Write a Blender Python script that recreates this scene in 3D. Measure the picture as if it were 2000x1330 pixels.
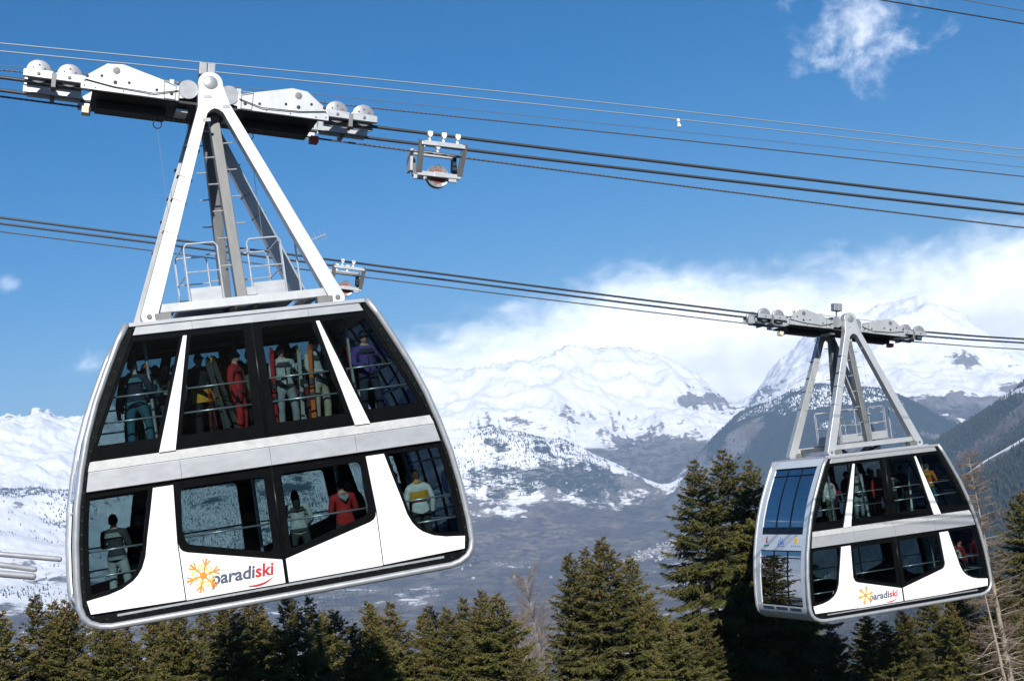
import bpy, bmesh, math, random
import numpy as np
from mathutils import Matrix, Vector, Euler
from mathutils.geometry import tessellate_polygon

random.seed(7)
RNG = np.random.default_rng(11)
rad = math.radians
scene = bpy.context.scene
for o in list(bpy.data.objects):
    bpy.data.objects.remove(o)
C = scene.collection

# ------------------------------------------------------------------ camera
PITCH, ROLL, FPX = rad(5.1793), rad(-7.6138), 2671.6
_cp, _sp, _c, _s = math.cos(PITCH), math.sin(PITCH), math.cos(ROLL), math.sin(ROLL)
FWD = Vector((0, _cp, _sp)); UP0 = Vector((0, -_sp, _cp)); RT0 = Vector((1, 0, 0))
RT = _c * RT0 + _s * UP0; UP = -_s * RT0 + _c * UP0
cam_data = bpy.data.cameras.new('camera'); cam = bpy.data.objects.new('camera', cam_data); C.objects.link(cam)
cam_data.sensor_width = 36.0; cam_data.lens = FPX * 36.0 / 2000.0
cam_data.clip_start = 0.1; cam_data.clip_end = 90000.0
cam.matrix_world = Matrix(((RT.x, UP.x, -FWD.x, 0), (RT.y, UP.y, -FWD.y, 0), (RT.z, UP.z, -FWD.z, 0), (0, 0, 0, 1)))
scene.camera = cam

# ------------------------------------------------------------------ sun and sky
SUN_EL, SUN_AZ = rad(31.0), rad(173.2)          # azimuth clockwise from +y (the viewing direction)
sun_dir = Vector((math.sin(SUN_AZ) * math.cos(SUN_EL), math.cos(SUN_AZ) * math.cos(SUN_EL), math.sin(SUN_EL)))
sl = bpy.data.lights.new('sun', 'SUN'); sl.energy = 5.0; sl.angle = rad(0.53); sl.color = (1.0, 0.955, 0.89)
so = bpy.data.objects.new('sun', sl); C.objects.link(so)
so.rotation_euler = (-sun_dir).to_track_quat('-Z', 'Y').to_euler()

world = bpy.data.worlds.new('World'); scene.world = world; world.use_nodes = True
def build_world():
    nt = world.node_tree; nt.nodes.clear(); N = nt.nodes.new; L = nt.links.new
    def math_(op, a, b=None, c=None, clamp=False):
        n = N('ShaderNodeMath'); n.operation = op; n.use_clamp = clamp
        for i, v in enumerate((a, b, c)):
            if v is None: continue
            if isinstance(v, (int, float)): n.inputs[i].default_value = v
            else: L(v, n.inputs[i])
        return n.outputs[0]
    def maprange(v, a, b, c, d, smooth=True):
        n = N('ShaderNodeMapRange'); n.interpolation_type = 'SMOOTHSTEP' if smooth else 'LINEAR'
        L(v, n.inputs['Value'])
        for k, x in zip(('From Min', 'From Max', 'To Min', 'To Max'), (a, b, c, d)):
            if isinstance(x, (int, float)): n.inputs[k].default_value = x
            else: L(x, n.inputs[k])
        return n.outputs['Result']
    sky = N('ShaderNodeTexSky'); sky.sky_type = 'NISHITA'; sky.sun_disc = False
    sky.sun_elevation = SUN_EL; sky.sun_rotation = SUN_AZ
    sky.altitude = 1600; sky.air_density = 1.0; sky.dust_density = 0.25; sky.ozone_density = 3.0
    hsv = N('ShaderNodeHueSaturation'); hsv.inputs['Saturation'].default_value = 1.45
    L(sky.outputs[0], hsv.inputs['Color'])
    tc = N('ShaderNodeTexCoord'); sep = N('ShaderNodeSeparateXYZ'); L(tc.outputs['Generated'], sep.inputs[0])
    x, y, z = sep.outputs
    el = math_('MULTIPLY', math_('ARCSINE', z), 57.29578)
    az = math_('MULTIPLY', math_('ARCTAN2', x, y), 57.29578)
    comb = N('ShaderNodeCombineXYZ'); L(az, comb.inputs[0]); L(el, comb.inputs[1])
    def noise(scale, detail, rough, dist=0.0, sx=1.0, sy=1.0, off=0.0):
        mp = N('ShaderNodeMapping'); mp.inputs['Scale'].default_value = (sx, sy, 1); mp.inputs['Location'].default_value = (off, off * .7, off)
        L(comb.outputs[0], mp.inputs[0])
        n = N('ShaderNodeTexNoise'); n.inputs['Scale'].default_value = scale; n.inputs['Detail'].default_value = detail
        n.inputs['Roughness'].default_value = rough; n.inputs['Distortion'].default_value = dist
        L(mp.outputs[0], n.inputs['Vector']); return n.outputs['Fac']
    # low cloud bank banked up on the range
    top = N('ShaderNodeFloatCurve'); cv = top.mapping.curves[0]
    pts = [(-180, 4.5), (-120, 3.0), (-60, 5.0), (-30, 3.0), (-12, 2.6), (-6, 4.2), (-4, 5.0), (0, 5.5), (3, 6.1), (5.6, 6.5), (8, 6.0), (10.8, 5.8), (15, 5.6), (21, 5.9), (40, 6.5), (90, 4.0), (180, 4.5)]
    cv.points[0].location = ((pts[0][0] + 180) / 360, pts[0][1] / 10); cv.points[1].location = ((pts[-1][0] + 180) / 360, pts[-1][1] / 10)
    for a, e in pts[1:-1]: cv.points.new((a + 180) / 360, e / 10)
    top.mapping.update()
    L(math_('MULTIPLY_ADD', az, 1 / 360, 0.5), top.inputs['Value'])
    topel = math_('MULTIPLY', top.outputs[0], 10.0)
    n1 = noise(0.42, 7, 0.58, 0.5, 1.0, 1.7)
    n2 = noise(1.3, 6, 0.6, 0.2, 1.0, 1.4, 3.3)
    edge = math_('ADD', topel, math_('MULTIPLY_ADD', n1, 2.7, -1.35))
    edge = math_('ADD', edge, math_('MULTIPLY_ADD', n2, 1.1, -.55))
    bank = maprange(math_('SUBTRACT', edge, el), -1.7, 1.7, 0.0, 1.0)
    # small wisps
    wisp = None
    wn = noise(0.42, 8, 0.60, 0.5, 1.0, 1.2, 2.6)
    for a0, e0, ra, re, amp in ((16.2, 15.5, 2.6, 2.0, 0.48), (-19.8, 9.6, .7, .4, .30), (-17.0, 6.2, 1.2, .45, .35), (0.0, 6.5, .8, .3, .4), (-2.5, 5.6, .9, .4, .4), (34, 17, 5, 2.5, .6), (-42, 14, 6, 2, .6), (75, 24, 8, 4, .6), (-95, 20, 9, 4, .6), (150, 25, 9, 5, .6), (-150, 30, 9, 5, .6)):
        dx = math_('DIVIDE', math_('SUBTRACT', az, a0), ra); dy = math_('DIVIDE', math_('SUBTRACT', el, e0), re)
        d = math_('SQRT', math_('ADD', math_('MULTIPLY', dx, dx), math_('MULTIPLY', dy, dy)))
        m = maprange(math_('SUBTRACT', math_('ADD', wn, math_('MULTIPLY', n2, .25)), math_('MULTIPLY', d, .22)), 0.36, 0.82, 0.0, amp)
        wisp = m if wisp is None else math_('MAXIMUM', wisp, m)
    fac = math_('MAXIMUM', bank, wisp)
    shade = maprange(noise(0.8, 5, 0.55, 0, 1, 1.6, 9.1), 0.3, 0.7, 0.92, 1.08)
    ccol = N('ShaderNodeVectorMath'); ccol.operation = 'SCALE'; ccol.inputs[0].default_value = (27.0, 26.6, 26.2); L(shade, ccol.inputs['Scale'])
    mix = N('ShaderNodeMix'); mix.data_type = 'RGBA'; L(fac, mix.inputs['Factor']); L(hsv.outputs[0], mix.inputs['A']); L(ccol.outputs[0], mix.inputs['B'])
    bg = N('ShaderNodeBackground'); bg.inputs['Strength'].default_value = 0.062; L(mix.outputs['Result'], bg.inputs['Color'])
    out = N('ShaderNodeOutputWorld'); L(bg.outputs[0], out.inputs['Surface'])
build_world()

vs = scene.view_settings
vs.view_transform = 'Standard'; vs.look = 'None'; vs.gamma = 1.0; vs.exposure = 0.62; vs.use_curve_mapping = False
cy = scene.cycles
cy.max_bounces = 8; cy.transparent_max_bounces = 24; cy.volume_bounces = 0; cy.diffuse_bounces = 3; cy.glossy_bounces = 3
cy.use_denoising = True

# ------------------------------------------------------------------ materials
MAT = {}
def new_mat(name):
    m = bpy.data.materials.new(name); m.use_nodes = True; MAT[name] = m
    return m, m.node_tree, m.node_tree.nodes['Principled BSDF']
def simple(name, col, rough=0.5, metal=0.0, var=0.12, scale=6.0, bump=0.0, spec=0.5, dirt=None, streak=1.0):
    """a plain coat with uneven tone, uneven gloss and optional dirt"""
    m, nt, b = new_mat(name); N = nt.nodes.new; L = nt.links.new
    tc = N('ShaderNodeTexCoord'); mp = N('ShaderNodeMapping'); mp.inputs['Scale'].default_value = (1, 1, 1.0 / streak)
    L(tc.outputs['Object'], mp.inputs[0])
    n = N('ShaderNodeTexNoise'); n.inputs['Scale'].default_value = scale; n.inputs['Detail'].default_value = 6; n.inputs['Roughness'].default_value = 0.65
    L(mp.outputs[0], n.inputs['Vector'])
    r = N('ShaderNodeMapRange'); r.inputs['From Min'].default_value = .25; r.inputs['From Max'].default_value = .75
    r.inputs['To Min'].default_value = 1 - var; r.inputs['To Max'].default_value = 1 + var; L(n.outputs['Fac'], r.inputs['Value'])
    sc = N('ShaderNodeVectorMath'); sc.operation = 'SCALE'; sc.inputs[0].default_value = col[:3]; L(r.outputs[0], sc.inputs['Scale'])
    outc = sc.outputs[0]
    if dirt:
        n2 = N('ShaderNodeTexNoise'); n2.inputs['Scale'].default_value = scale * .45; n2.inputs['Detail'].default_value = 8; n2.inputs['Roughness'].default_value = .7
        L(mp.outputs[0], n2.inputs['Vector'])
        f = N('ShaderNodeMapRange'); f.inputs['From Min'].default_value = .52; f.inputs['From Max'].default_value = .8; f.inputs['To Max'].default_value = dirt[3]
        L(n2.outputs['Fac'], f.inputs['Value'])
        mx = N('ShaderNodeMix'); mx.data_type = 'RGBA'; L(f.outputs[0], mx.inputs['Factor']); L(outc, mx.inputs['A']); mx.inputs['B'].default_value = (*dirt[:3], 1)
        outc = mx.outputs['Result']
    L(outc, b.inputs['Base Color'])
    rr = N('ShaderNodeMapRange'); rr.inputs['To Min'].default_value = max(0.03, rough - .12); rr.inputs['To Max'].default_value = min(1, rough + .12); L(n.outputs['Fac'], rr.inputs['Value'])
    L(rr.outputs[0], b.inputs['Roughness'])
    b.inputs['Metallic'].default_value = metal; b.inputs['Specular IOR Level'].default_value = spec
    if bump:
        bp = N('ShaderNodeBump'); bp.inputs['Strength'].default_value = bump; bp.inputs['Distance'].default_value = 0.02
        L(n.outputs['Fac'], bp.inputs['Height']); L(bp.outputs[0], b.inputs['Normal'])
    return m
simple('white_paint', (.82, .83, .84), .38, 0, .03, 3, .02, dirt=(.55, .54, .52, .25), streak=3)
simple('silver', (.45, .47, .49), .38, .45, .05, 3, .04, dirt=(.34, .34, .34, .3), streak=.4)
simple('rim_silver', (.44, .46, .48), .38, .55, .10, 5, .08, dirt=(.34, .34, .34, .4))
simple('ledge_grey', (.36, .37, .37), .6, .1, .2, 7, .2, dirt=(.18, .17, .15, .6))
simple('end_grey', (.62, .66, .70), .4, .2, .04, 3)
simple('black_frame', (.004, .0045, .005), .14, 0, .25, 5, spec=.22)
simple('black_rubber', (.006, .007, .007), .3, 0, .3, 9, spec=.12)
simple('interior_dark', (.012, .012, .013), .7, 0, .25, 4)
simple('floor_dark', (.03, .03, .031), .8, 0, .3, 5)
simple('hanger_grey', (.48, .50, .51), .42, .45, .10, 2.2, .06, dirt=(.26, .26, .25, .55), streak=3)
simple('galvanised', (.15, .155, .155), .55, .4, .22, 9, .1, dirt=(.22, .21, .20, .5), streak=4)
simple('wheel_grey', (.28, .295, .31), .38, .4, .10, 6, .05)
simple('seam', (.10, .10, .10), .7, 0, .2, 8)
simple('dark_steel', (.018, .019, .022), .6, .2, .3, 5)
simple('tube_steel', (.62, .64, .66), .3, .6, .06, 6)
simple('rust_red', (.24, .06, .04), .7, 0, .3, 9)
simple('clamp_red', (.38, .06, .04), .6, 0, .2, 9)
simple('clamp_cream', (.62, .57, .42), .6, 0, .2, 9)
simple('rail_steel', (.45, .46, .50), .35, .5, .1, 4)
simple('print_blue', (.035, .05, .12), .5, 0, .05)
simple('print_navy', (.06, .075, .12), .5, 0, .05)
simple('print_red', (.42, .02, .025), .5, 0, .05)
simple('print_orange', (.80, .24, .02), .5, 0, .05)
simple('print_yellow', (.82, .52, .06), .5, 0, .05)
simple('print_green', (.03, .22, .16), .5, 0, .05)
simple('print_sky', (.12, .28, .60), .5, 0, .05)
simple('skin', (.58, .36, .27), .5, 0, .08, 14)
simple('boot', (.05, .05, .055), .45, 0, .2, 12)
simple('glove', (.03, .03, .032), .7, 0, .2, 12)
simple('lens_dark', (.012, .012, .014), .12, 0, .1)
def cloth(name, col):
    if name not in MAT: simple(name, col, .85, 0, .30, 11, .8)
    return MAT[name]

def rope_mat(name, col, period, rough=.55, lo=.55, hi=1.35):
    m, nt, b = new_mat(name); N = nt.nodes.new; L = nt.links.new
    uv = N('ShaderNodeAttribute'); uv.attribute_name = 'lay'
    w = N('ShaderNodeTexWave'); w.wave_type = 'BANDS'; w.bands_direction = 'X'; w.inputs['Scale'].default_value = 1.0; w.inputs['Distortion'].default_value = .15
    sc = N('ShaderNodeVectorMath'); sc.operation = 'SCALE'; sc.inputs['Scale'].default_value = 0.314 / period; L(uv.outputs['Vector'], sc.inputs[0]); L(sc.outputs[0], w.inputs['Vector'])
    rp = N('ShaderNodeMapRange'); rp.inputs['To Min'].default_value = lo; rp.inputs['To Max'].default_value = hi; L(w.outputs['Fac'], rp.inputs['Value'])
    s = N('ShaderNodeVectorMath'); s.operation = 'SCALE'; s.inputs[0].default_value = col; L(rp.outputs[0], s.inputs['Scale']); L(s.outputs[0], b.inputs['Base Color'])
    b.inputs['Roughness'].default_value = rough; b.inputs['Metallic'].default_value = .35
    bp = N('ShaderNodeBump'); bp.inputs['Strength'].default_value = .6 * (hi - lo); bp.inputs['Distance'].default_value = .01; L(w.outputs['Fac'], bp.inputs['Height']); L(bp.outputs[0], b.inputs['Normal'])
rope_mat('track_rope', (.060, .061, .066), 0.05, .45, .9, 1.1)
rope_mat('haul_rope', (.10, .10, .105), 0.11)
rope_mat('pale_rope', (.30, .33, .34), 0.08, .55, .93, 1.07)
rope_mat('thin_rope', (.14, .16, .18), 0.08, .55, .93, 1.07)

def glass(name, tint, refl=1.45, rough=0.0, coat=0.0):
    m, nt, b = new_mat(name); N = nt.nodes.new; L = nt.links.new
    nt.nodes.remove(b); out = nt.nodes['Material Output']
    t = N('ShaderNodeBsdfTransparent'); t.inputs[0].default_value = (*tint, 1)
    g = N('ShaderNodeBsdfGlossy'); g.inputs['Roughness'].default_value = rough + .01; g.inputs['Color'].default_value = (.95, .97, 1, 1)
    f = N('ShaderNodeFresnel'); f.inputs['IOR'].default_value = refl
    geo = N('ShaderNodeNewGeometry'); inv = N('ShaderNodeMath'); inv.operation = 'SUBTRACT'; inv.inputs[0].default_value = 1.0; L(geo.outputs['Backfacing'], inv.inputs[1])
    ad = N('ShaderNodeMath'); ad.operation = 'ADD'; ad.inputs[1].default_value = coat; L(f.outputs[0], ad.inputs[0])
    fm = N('ShaderNodeMath'); fm.operation = 'MULTIPLY'; L(ad.outputs[0], fm.inputs[0]); L(inv.outputs[0], fm.inputs[1])
    n = N('ShaderNodeTexNoise'); n.inputs['Scale'].default_value = 1.3; n.inputs['Detail'].default_value = 2
    bp = N('ShaderNodeBump'); bp.inputs['Strength'].default_value = .015; bp.inputs['Distance'].default_value = .05; L(n.outputs['Fac'], bp.inputs['Height']); L(bp.outputs[0], g.inputs['Normal'])
    mx = N('ShaderNodeMixShader'); L(fm.outputs[0], mx.inputs[0]); L(t.outputs[0], mx.inputs[1]); L(g.outputs[0], mx.inputs[2]); L(mx.outputs[0], out.inputs['Surface'])
glass('window_glass', (.60, .67, .68), 1.30)
glass('end_glass', (.18, .235, .33), 1.6, .0, .30)

# ------------------------------------------------------------------ mesh helpers
class MB:
    def __init__(s): s.v = []; s.f = []; s.m = []
    def add(s, vs, fs, mi=0):
        o = len(s.v); s.v += [tuple(p) for p in vs]; s.f += [tuple(i + o for i in f) for f in fs]; s.m += [mi] * len(fs); return s
    def box(s, x0, x1, y0, y1, z0, z1, mi=0):
        vs = [(x, y, z) for z in (z0, z1) for y in (y0, y1) for x in (x0, x1)]
        return s.add(vs, [(0, 2, 3, 1), (4, 5, 7, 6), (0, 1, 5, 4), (2, 6, 7, 3), (0, 4, 6, 2), (1, 3, 7, 5)], mi)
    def beam(s, a, b, w, h, up=(0, 0, 1), w2=None, h2=None, mi=0):
        a, b = Vector(a), Vector(b); d = (b - a).normalized(); u = Vector(up); sd = d.cross(u).normalized(); u = sd.cross(d).normalized()
        w2 = w if w2 is None else w2; h2 = h if h2 is None else h2
        vs = []
        for p, ww, hh in ((a, w, h), (b, w2, h2)):
            for i, j in ((-1, -1), (1, -1), (1, 1), (-1, 1)): vs.append(p + sd * (i * ww / 2) + u * (j * hh / 2))
        return s.add(vs, [(0, 1, 2, 3), (7, 6, 5, 4), (0, 4, 5, 1), (1, 5, 6, 2), (2, 6, 7, 3), (3, 7, 4, 0)], mi)
    def tube(s, pts, r, n=8, cap=True, mi=0):
        pts = [Vector(p) for p in pts]; k = len(pts); rs = r if isinstance(r, (list, tuple)) else [r] * k
        vs = []; t0 = (pts[1] - pts[0]).normalized(); ref = Vector((0, 0, 1)) if abs(t0.z) < .9 else Vector((0, 1, 0)); u = t0.cross(ref).normalized()
        for i in range(k):
            t = (pts[min(i + 1, k - 1)] - pts[max(i - 1, 0)]).normalized()
            u = (u - t * u.dot(t)).normalized(); w = t.cross(u)
            for j in range(n):
                a = 2 * math.pi * j / n; vs.append(pts[i] + (u * math.cos(a) + w * math.sin(a)) * rs[i])
        fs = [(i * n + j, i * n + (j + 1) % n, (i + 1) * n + (j + 1) % n, (i + 1) * n + j) for i in range(k - 1) for j in range(n)]
        if cap: fs += [tuple(range(n))[::-1], tuple((k - 1) * n + j for j in range(n))]
        return s.add(vs, fs, mi)
    def disc_y(s, cx, cz, prof, n=28, mi=0):
        """lathe around the y axis: prof = [(radius, y), ...]"""
        vs = []
        for r, y in prof:
            for j in range(n):
                a = 2 * math.pi * j / n; vs.append((cx + r * math.cos(a), y, cz + r * math.sin(a)))
        fs = [(i * n + j, i * n + (j + 1) % n, (i + 1) * n + (j + 1) % n, (i + 1) * n + j) for i in range(len(prof) - 1) for j in range(n)]
        fs += [tuple(range(n))[::-1], tuple((len(prof) - 1) * n + j for j in range(n))]
        return s.add(vs, fs, mi)
    def prism(s, outer, y0, y1, holes=(), shear=None, mi=0):
        """(x, z) outline with holes, extruded from y0 to y1; shear(x, z) -> y offset"""
        loops = [list(outer)] + [list(h) for h in holes]
        flat = [p for l in loops for p in l]
        tris = tessellate_polygon([[Vector((p[0], p[1], 0)) for p in l] for l in loops])
        sh = shear or (lambda x, z: 0.0); n = len(flat)
        vs = [(p[0], y0 + sh(*p), p[1]) for p in flat] + [(p[0], y1 + sh(*p), p[1]) for p in flat]
        fs = []
        for t in tris:
            a, b, c = (flat[i] for i in t)
            if (b[0] - a[0]) * (c[1] - a[1]) - (b[1] - a[1]) * (c[0] - a[0]) < 0: t = (t[0], t[2], t[1])
            fs.append(tuple(t)); fs.append((t[0] + n, t[2] + n, t[1] + n))
        o = 0
        for l in loops:
            k = len(l)
            for i in range(k): fs.append((o + i, o + i + n, o + (i + 1) % k + n, o + (i + 1) % k))
            o += k
        return s.add(vs, fs, mi)
    def build(s, name, mat, parent=None, loc=(0, 0, 0), smooth=False, bevel=0.0, autosmooth=None):
        me = bpy.data.meshes.new(name); me.from_pydata(s.v, [], s.f)
        mats = mat if isinstance(mat, (list, tuple)) else [mat]
        for m_ in mats: me.materials.append(MAT[m_] if isinstance(m_, str) else m_)
        if len(mats) > 1: me.polygons.foreach_set('material_index', s.m)
        bm = bmesh.new(); bm.from_mesh(me); bmesh.ops.recalc_face_normals(bm, faces=bm.faces)
        if autosmooth is not None:
            for f in bm.faces: f.smooth = True
            for e in bm.edges:
                if len(e.link_faces) == 2 and e.calc_face_angle(0) > rad(autosmooth): e.smooth = False
        bm.to_mesh(me); bm.free()
        if smooth: me.polygons.foreach_set('use_smooth', [True] * len(me.polygons))
        me.update()
        o = bpy.data.objects.new(name, me); C.objects.link(o); o.location = loc
        if parent: o.parent = parent
        if bevel:
            md = o.modifiers.new('edge', 'BEVEL'); md.width = bevel; md.segments = 2; md.limit_method = 'ANGLE'; md.angle_limit = rad(35)
        return o
def raw_mesh(name, v, tris, mat, attr=None, smooth=False):
    v = np.asarray(v, np.float32); tris = np.asarray(tris, np.int32); k = tris.shape[1]
    me = bpy.data.meshes.new(name); me.vertices.add(len(v)); me.vertices.foreach_set('co', v.ravel())
    me.loops.add(tris.size); me.loops.foreach_set('vertex_index', tris.ravel())
    me.polygons.add(len(tris)); me.polygons.foreach_set('loop_start', np.arange(0, tris.size, k, dtype=np.int32))
    try: me.polygons.foreach_set('loop_total', np.full(len(tris), k, np.int32))
    except Exception: pass
    if smooth: me.polygons.foreach_set('use_smooth', np.ones(len(tris), bool))
    for nm, (dom, data) in (attr or {}).items():
        a = me.attributes.new(nm, 'FLOAT', dom); a.data.foreach_set('value', np.asarray(data, np.float32))
    me.update(calc_edges=True); me.validate()
    me.materials.append(MAT[mat] if isinstance(mat, str) else mat)
    return me
def link(name, data, parent=None, loc=(0, 0, 0), rot=(0, 0, 0)):
    o = bpy.data.objects.new(name, data); C.objects.link(o); o.location = loc; o.rotation_euler = rot
    if parent: o.parent = parent
    return o
def tag(o, label=None, cat=None, group=None, kind=None):
    for k, v in (('label', label), ('category', cat), ('group', group), ('kind', kind)):
        if v: o[k] = v
    return o
def thing(name, label, cat, loc=(0, 0, 0), rot=(0, 0, 0), group=None):
    o = link(name, None, None, loc, rot); o.empty_display_size = .3
    return tag(o, label, cat, group)
def copy_tree(o, parent=None):
    c = o.copy(); C.objects.link(c); c.parent = parent
    for ch in o.children: copy_tree(ch, c)
    return c
# ------------------------------------------------------------------ terrain
def _hash(ix, iy, seed):
    h = (ix.astype(np.int64) * 374761393 + iy.astype(np.int64) * 668265263 + seed * 1442695041) & 0x7fffffff
    h = ((h ^ (h >> 13)) * 1274126177) & 0x7fffffff
    return ((h ^ (h >> 16)) & 0xffff) / 65535.0
def vnoise(x, y, seed=0):
    ix, iy = np.floor(x), np.floor(y); fx, fy = x - ix, y - iy
    fx = fx * fx * fx * (fx * (fx * 6 - 15) + 10); fy = fy * fy * fy * (fy * (fy * 6 - 15) + 10)
    a, b, c, d = _hash(ix, iy, seed), _hash(ix + 1, iy, seed), _hash(ix, iy + 1, seed), _hash(ix + 1, iy + 1, seed)
    return (a + (b - a) * fx) * (1 - fy) + (c + (d - c) * fx) * fy
def fbm(x, y, octv=5, seed=0, ridged=False, gain=.5):
    s, a, t = 0.0, 1.0, 0.0
    for i in range(octv):
        n = vnoise(x * 2 ** i + 17.3 * i, y * 2 ** i - 9.1 * i, seed + i)
        if ridged: n = 1 - np.abs(2 * n - 1)
        s = s + a * n; t += a; a *= gain
    return s / t
# ridge, slope and valley heights as seen over the compass: distance in km -> (bearing, elevation angle in degrees)
LAY = [
 (3.2, [(-60,-9.5),(13,-10.8),(17,-9),(19,-7),(22,-5),(30,-2),(60,0)]),
 (4.5, [(-60,-8),(10,-9),(14,-7.5),(16,-4.6),(17.3,-2.9),(18.5,-2.3),(19.8,-1.7),(22,-.6),(30,2),(60,3)]),
 (5.5, [(-60,-7),(-22,-6.2),(-15,-6.6),(0,-7.3),(13,-7.6),(15,-6),(17,-3.6),(19.8,-2.4),(22,-1.2),(30,1.5),(60,3)]),
 (7.0, [(-60,-5),(-22,-4.7),(-17,-5),(-5,-6.1),(0,-6),(10,-6),(13,-4.5),(15.2,-2.2),(16.6,-1.3),(18,-.7),(19.2,-.1),(20.1,.5),(22,1.5),(30,4),(60,4)]),
 (8.2, [(-60,-3),(-22,-3.4),(-17,-4),(-5,-5.0),(0,-5.25),(8,-5.1),(12,-4),(16,-2.2),(20,-.6),(30,3),(60,3)]),
 (9.5, [(-60,-1),(-22,-2),(-17,-2.8),(-8,-3.8),(-3,-3.9),(0,-4.4),(3.6,-4.45),(5.5,-4.3),(7,-3.9),(9,-3),(12,-2),(16,-1.8),(20,-1),(30,2)]),
 (10.5, [(-22,-.6),(-17,-1.5),(-8,-2.4),(-4,-2.5),(0,-3.1),(4,-3.5),(5.5,-3.3),(7,-2.4),(9,-.9),(12,.2),(15,-.3),(17,-1.6),(20,-1.2),(30,2)]),
 (11.3, [(-22,.7),(-17,-.2),(-8,-.8),(-3,-1.2),(0,-1.7),(3,-2.2),(5.3,-2.5),(6.2,-1.7),(6.9,-.95),(7.9,0),(9,.85),(10.6,1.35),(12,1.52),(14.3,1.04),(15.4,.56),(16.5,-.2),(17.2,-.76),(18,-1.2),(22,-1.5),(30,2)]),
 (12.5, [(-22,1.95),(-19.5,1.5),(-18,1.0),(-12,.8),(-7,1.2),(-4,1.6),(-3.3,1.62),(-1.3,1.62),(-.1,1.3),(1.5,.55),(3.5,-.47),(5.3,-1.56),(6,-1.9),(7,-1.3),(8,-.5),(9,.2),(12,.8),(15,.2),(18,-1.2),(22,-1.4),(30,2)]),
 (13.6, [(-22,1.9),(-18,1),(-12,.8),(-4,1.1),(-1.3,1.0),(1.5,.2),(3.5,-.6),(5.3,-1.3),(7,-.9),(9,.2),(12,.6),(15,.1),(18,-.6),(22,-.6),(30,2)]),
 (15.5, [(-22,3),(-19,2.9),(-17,2.6),(-8,2.2),(-4,2.6),(0,2.4),(2,2.0),(4,1.6),(6,1.4),(8,.5),(9,.5),(10.6,1.5),(12.4,2.0),(15,2.0),(17,1.6),(18.5,1.),(20,.4),(22,.2),(30,2.5)]),
 (17.5, [(-24,4.6),(-20.8,4.35),(-20,4.12),(-19.26,4.5),(-18.5,4.12),(-17.6,4.12),(-14,4.2),(-9,4.0),(-4,4.2),(-2.4,3.7),(-1.5,3.8),(-.5,4.0),(2,4.1),(4.2,4.0),(6.3,3.5),(8.2,1.9),(8.9,1.2),(9.8,1.5),(11.2,2.74),(12.4,3.65),(13.7,3.9),(16.8,4.3),(18.5,3.0),(20.2,1.3),(22,1.0),(30,3)]),
 (20.0, [(-22,3.0),(-4,3.),(4,2.8),(8,.8),(9,.6),(13,2.6),(17,3),(20,.6),(30,2)]),
 (24.0, [(-22,1.5),(30,1)]),
]
R_KEYS = np.array([.0, .006, .014, .03, .06, .12, .4, 1.5] + [l[0] for l in LAY]) * 1000
Z_NEAR = [-1.75, -1.8, -3.2, -11.0, -19.5, -38., -115., -380.]
def _smooth_tab(pts):
    a = np.arange(-70, 70.01, .1); e = np.interp(a, [p[0] for p in pts], [p[1] for p in pts])
    k = np.exp(-.5 * (np.arange(-8, 9) / 2.5) ** 2); k /= k.sum()
    return a, np.convolve(np.pad(e, 8, mode='edge'), k, 'valid')
_TAB = [_smooth_tab(l[1]) for l in LAY]
def height(az, r):
    """az in degrees (clockwise from +y), r in metres -> z"""
    shp = az.shape; az = az.ravel(); r = r.ravel(); x, y = r * np.sin(np.radians(az)), r * np.cos(np.radians(az))
    far = np.clip((r - 2500) / 5000, 0, 1)
    rw = r * (1 + far * .035 * (fbm(x / 1500, y / 1500, 4, 3) - .5) * 2)
    azw = az + far * .5 * (fbm(x / 700 + 31, y / 700, 4, 5) - .5)
    azc = np.clip(azw, -69, 69)
    el = np.stack([np.interp(azc, *t) for t in _TAB])
    zs = np.concatenate([np.repeat(np.array(Z_NEAR)[:, None], len(az), 1), np.tan(np.radians(el)) * np.array([l[0] * 1000 for l in LAY])[:, None]])
    back = np.clip((np.abs(az) - 80) / 60, 0, 1); back = back * back * (3 - 2 * back)
    up = np.interp(np.linspace(0, 1, 9), [0, 1], [0, 1])
    zs[:8] = zs[:8] * (1 - 1.5 * back)
    j = np.clip(np.searchsorted(R_KEYS, rw) - 1, 0, len(R_KEYS) - 2)
    i = np.arange(len(az)); r0, r1 = R_KEYS[j], R_KEYS[j + 1]; t = np.clip((rw - r0) / (r1 - r0), 0, 1)
    z0, z1 = zs[j, i], zs[j + 1, i]
    m = np.diff(zs, axis=0) / np.diff(R_KEYS)[:, None]
    def tang(q):
        a = m[np.clip(q - 1, 0, len(m) - 1), i]; b = m[np.clip(q, 0, len(m) - 1), i]
        return np.where(a * b > 0, 2 * a * b / np.where(np.abs(a + b) < 1e-9, 1, a + b), 0)
    h = r1 - r0; m0, m1 = tang(j) * h, tang(j + 1) * h
    t2, t3 = t * t, t * t * t
    z = (2 * t3 - 3 * t2 + 1) * z0 + (t3 - 2 * t2 + t) * m0 + (-2 * t3 + 3 * t2) * z1 + (t3 - t2) * m1
    amp = np.interp(r, [0, 20, 200, 2000, 6000, 10500, 12000, 18000, 24000], [0, .4, 3, 18, 28, 60, 95, 270, 150])
    valley = np.clip((z + 640) / 200, .18, 1)
    g = fbm(x / 900, y / 900, 7, 21, True, .55) - .55
    g2 = fbm(x / 260, y / 260, 4, 41) - .5
    g3 = fbm(x / 210 + 7, y / 210, 4, 61, True) - .55
    z = z + amp * valley * (g * 1.5 + g2 * .4 + g3 * .30 * np.clip((r - 8000) / 2500, 0, 1))
    return z.reshape(shp)
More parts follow.
